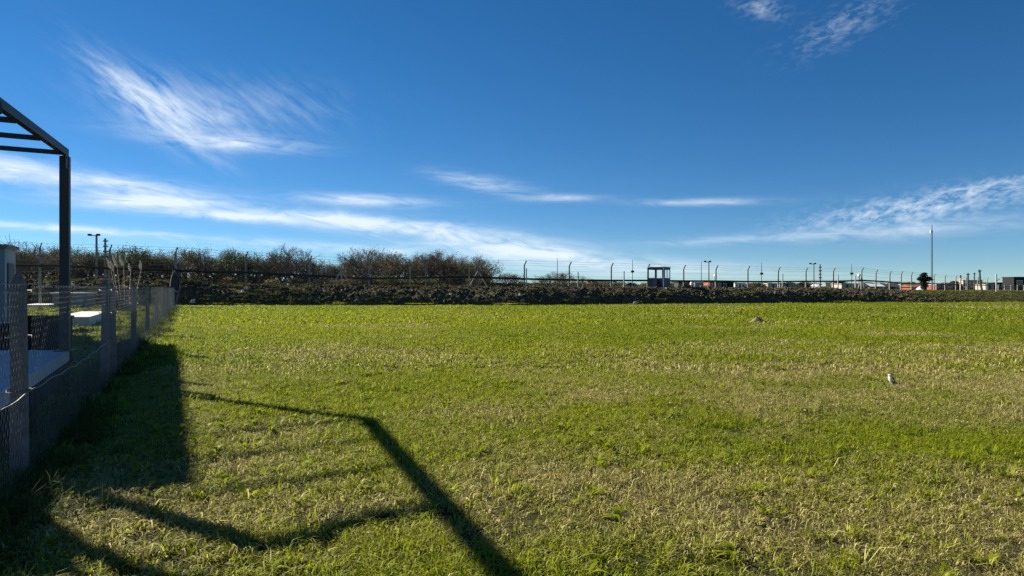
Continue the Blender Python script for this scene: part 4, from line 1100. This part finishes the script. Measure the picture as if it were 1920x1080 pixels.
# thicket undergrowth
def bush_mesh(seed, nl, lsz, m, flat=.6, n_tw=160):
    r = random.Random(seed); b = MB()
    for i in range(n_tw):
        a = r.random() * 6.28; p = Vector((r.uniform(-.5, .5), r.uniform(-.5, .5), 0)); d = Vector((math.cos(a) * .7, math.sin(a) * .7, 1)).normalized()
        b.tube([p, p + d * r.uniform(.3, .7), p + d * r.uniform(.7, 1.1) + Vector((r.uniform(-.2, .2), 0, 0))], [.02, .014, .006], 3, False)
    n0 = len(b.f)
    for i in range(nl):
        a = r.random() * 6.28; u = r.random() ** .5; z = r.random()
        p = Vector((math.cos(a) * u, math.sin(a) * u, 0)) * math.sqrt(max(.05, 1 - z * z * .9)) + Vector((0, 0, z))
        q = Vector((r.uniform(-1, 1), r.uniform(-1, 1), r.uniform(-1, 1))).normalized() * lsz * r.uniform(.5, 1.4)
        c = q.cross(Vector((r.uniform(-1, 1), r.uniform(-1, 1), r.uniform(-1, 1)))).normalized() * lsz * .7
        b.add([p - q, p + c, p + q, p - c], [(0, 1, 2, 3)])
    me = b.mesh('bush'); me.materials.append(M_twig); me.materials.append(m)
    mi = np.ones(len(b.f), np.int32); mi[:n0] = 0; me.polygons.foreach_set('material_index', mi)
    return me
bm_src = [bpy.data.objects.new('bush_src', bush_mesh(600 + i, 420, .07, m)) for i, m in enumerate((M_leafb, M_leafo, M_twig))]
for i, s in enumerate(bm_src):
    n = 260; x_ = rng.uniform(-110, 2, n); y_ = rng.uniform(84, 122, n)
    k = x_ < at(925, y_); x_, y_ = x_[k], y_[k]; n = len(x_)
    scatter('undergrowth', s, x_, y_, np.full(n, PLAT - .1), rng.random(n) * 6.28, 1.0 + 1.2 * rng.random(n), label='tangled brown undergrowth beneath the bare trees', cat='undergrowth')
    n = 110; x_ = rng.uniform(at(900, 100), at(1120, 100), n); y_ = rng.uniform(88, 108, n)
    scatter('undergrowth', s, x_, y_, np.full(n, PLAT - .1), rng.random(n) * 6.28, .6 + .8 * rng.random(n), label='low brown scrub behind the fence right of the rounded clump of trees', cat='undergrowth')
    n = 420; y_ = rng.uniform(215, 330, n); x_ = rng.uniform(-.1, .80, n) * y_
    scatter('far_hedges', s, x_, y_, np.full(n, PLAT - .2), rng.random(n) * 6.28, 1.2 + 1.7 * rng.random(n) ** 2, label='dark line of bushes and trees among the distant houses', cat='hedge')
def bush(px, ytop, dd, w, m, lab, seed, nl=900, lsz=.08, name='bush'):
    x0 = at(px, dd); g = float(ground(np.array([x0]), np.array([dd]), False)[0]); me = bush_mesh(seed, nl, lsz, m)
    o = put(name, me, None, None, loc=(x0, dd, g - .05), scale=(w, w, hgt(ytop, dd) - g)); return tag(o, lab, 'bush')
bush(1422, 531, 140, 2.2, M_leafg, 'green bush between the pale low building and the beige house', 700)
bush(1283, 529, 150, 1.6, M_leafd, 'dark bush right of the watch booth', 701)
bush(1505, 530, 160, 2.2, M_leafd, 'dark bush in front of the low brown house', 702)
bush(1575, 526, 175, 1.5, M_leafd, 'dark shrub behind the narrow dark shed', 703)
bush(1790, 527, 180, 2.0, M_leafd, 'dark tree top over the long brick building', 704)
# dark round tree by the mast
dx0, dd0 = at(1733, 100), 100.0
dt = thing('dark_tree', (dx0, dd0, PLAT), 'dark dense windblown tree beside the tall communications mast', 'tree')
b = MB(); b.tube([(dx0, dd0, PLAT - .1), (dx0 + .05, dd0, PLAT + 1.0), (dx0 + .1, dd0, PLAT + 1.8)], [.16, .13, .08], 7)
b.tube([(dx0 + .05, dd0, PLAT + .8), (dx0 + .7, dd0, PLAT + 1.4), (dx0 + 1.0, dd0, PLAT + 1.9)], [.07, .05, .03], 5); part('trunk', b, M_bark, dt)
b = MB(); r_ = random.Random(77)
for (cx_, cz_, rx, rz_, n_) in ((-.1, 2.0, .55, .52, 800), (-.62, 1.62, .45, .30, 420), (-.25, 1.5, .6, .4, 620), (.4, 1.5, .6, .30, 520), (.75, 1.75, .42, .16, 200), (-.1, .95, .50, .55, 700), (1.05, 1.45, .30, .10, 110), (.35, .6, .28, .3, 160), (-.15, .30, .42, .28, 260), (.15, 2.35, .3, .2, 140)):
    for j in range(n_):
        v_ = Vector((r_.gauss(0, 1), r_.gauss(0, 1), r_.gauss(0, 1))).normalized() * r_.random() ** .4
        p = Vector((dx0 + cx_ + v_.x * rx, dd0 + v_.y * rx, PLAT + .25 + cz_ + v_.z * rz_))
        q = Vector((r_.uniform(-1, 1), r_.uniform(-1, 1), r_.uniform(-1, 1))).normalized() * .085 * r_.uniform(.5, 1.4)
        c = q.cross(Vector((r_.uniform(-1, 1), r_.uniform(-1, 1), 1))).normalized() * .05
        b.add([p - q, p + c, p + q, p - c], [(0, 1, 2, 3)])
part('crown', b, M_leafd, dt)

# ------------------------------------------------------------------ owl and burrow mounds
def mound(x0, y0, w, h, lab, seed):
    b = MB(); n = 22; rr = 9; r_ = random.Random(seed); vs = []
    for j in range(rr + 1):
        for k in range(n):
            t = 2 * math.pi * k / n; q = j / rr
            nn = 1 + .14 * math.sin(3 * t + seed) + .08 * math.sin(7 * t)
            vs.append((math.cos(t) * q * w / 2 * nn, math.sin(t) * q * w / 2 * nn, h * (1 - q ** 1.3) + r_.uniform(-.02, .02) * (1 - q) * 2 * (j > 0) - .03 * q))
    fs = [(j * n + k, j * n + n + k, j * n + n + (k + 1) % n, j * n + (k + 1) % n) for j in range(rr) for k in range(n)]
    b.add(vs, fs); return solo('soil_mound', b, M_mound, (x0, y0, gz(x0, y0)), lab, 'soil mound', smooth=True)
mound(at(1420, 31.5), 31.5, .85, .27, 'small bare soil mound in the green turf right of centre', 3)
mound(at(1676, 11.0) + .12, 11.0, .60, .05, 'scraped soil at the burrow under the owl', 5)
OX, OY = at(1670.5, 11.25), 11.25; OZ = gz(OX, OY) + .03
owl = thing('owl', (OX, OY, OZ), 'small brown owl with pale front standing upright in the turf at the right', 'owl')
S = 1.0
def ring_body(b, rings, n=14):
    base = len(b.v)
    for (c, rx, ry, tilt) in rings:
        for k in range(n):
            t = 2 * math.pi * k / n; v_ = Vector((math.cos(t) * rx, math.sin(t) * ry, 0)); v_ = Matrix.Rotation(tilt, 3, 'Y') @ v_
            b.v.append(tuple(Vector(c) + v_))
    for i in range(len(rings) - 1):
        for k in range(n):
            a0 = base + i * n + k; a1 = base + i * n + (k + 1) % n; b.f.append((a0, a1, a1 + n, a0 + n))
    b.f.append(tuple(base + k for k in reversed(range(n)))); e = base + (len(rings) - 1) * n; b.f.append(tuple(e + k for k in range(n)))
# faces -X (the sun); body leans a little forward
b = MB()
ring_body(b, [((.030, 0, .022), .012, .014, .2), ((.022, 0, .034), .030, .030, .2), ((.014, 0, .060), .039, .040, .15), ((.004, 0, .095), .042, .044, .1), ((-.006, 0, .125), .038, .041, 0),
              ((-.010, 0, .146), .031, .034, 0), ((-.011, 0, .158), .031, .035, 0), ((-.012, 0, .176), .037, .041, 0), ((-.011, 0, .196), .035, .038, 0), ((-.008, 0, .211), .023, .026, 0), ((-.006, 0, .217), .008, .009, 0)])
for sy_o in (-.016, .016):
    b.tube([(.010, sy_o, .045), (.000, sy_o, .020), (-.002, sy_o, -.022)], [.010, .006, .0045], 6)
    for a in (-.5, 0, .5, math.pi): b.tube([(-.002, sy_o, -.020), (-.002 - .022 * math.cos(a), sy_o + .022 * math.sin(a), -.026)], [.0035, .002], 5)
body = part('body', b, None, owl, smooth=True, world_=False)
body.data.materials.append(M_owlw); body.data.materials.append(M_owlb)
for p in body.data.polygons:
    c = p.center
    back = c.x > (.006 if c.z < .15 else -.004) + .018 * math.sin(c.z * 90) * .3
    p.material_index = 1 if back or (c.z > .198) else 0
for sg in (-1, 1):
    b = MB(); vs = []
    for i, (x_, z_, wd, th) in enumerate(((-.004, .140, .012, .006), (.010, .115, .024, .010), (.022, .080, .026, .010), (.040, .045, .018, .008), (.060, .014, .005, .003))):
        for k in range(8):
            t = 2 * math.pi * k / 8; vs.append((x_ + math.cos(t) * wd, sg * (.039 - .004 * i) + math.sin(t) * th, z_ + math.cos(t) * wd * .25))
    b.add(vs, [(i * 8 + k, i * 8 + (k + 1) % 8, i * 8 + 8 + (k + 1) % 8, i * 8 + 8 + k) for i in range(4) for k in range(8)] + [tuple(range(7, -1, -1)), tuple(range(32, 40))])
    part('wing', b, M_owlb, owl, smooth=True, world_=False)
b = MB(); b.box(-.004, .004, -.017, .017, -.030, .030, Matrix.Translation((.062, 0, .018)) @ Matrix.Rotation(-.9, 4, 'Y')); part('tail', b, M_owlb, owl, world_=False, bevel=.002)
for sg in (-1, 1):
    b = MB(); b.lathe([(.001, -.006), (.006, -.003), (.0065, .002), (.003, .005)], (0, 0, 0), 10)
    b.v = [tuple(Vector((-.0455, sg * .015, .184)) + Vector((-v_[2], v_[0], v_[1]))) for v_ in b.v]; part('eye', b, M_eye, owl, smooth=True, world_=False)
b = MB(); b.tube([(-.046, 0, .178), (-.055, 0, .172), (-.056, 0, .163)], [.006, .004, .001], 6); part('beak', b, M_beak, owl, smooth=True, world_=False)
owl.rotation_euler = (0, 0, .35); owl.scale = (1.0, 1.0, .86)
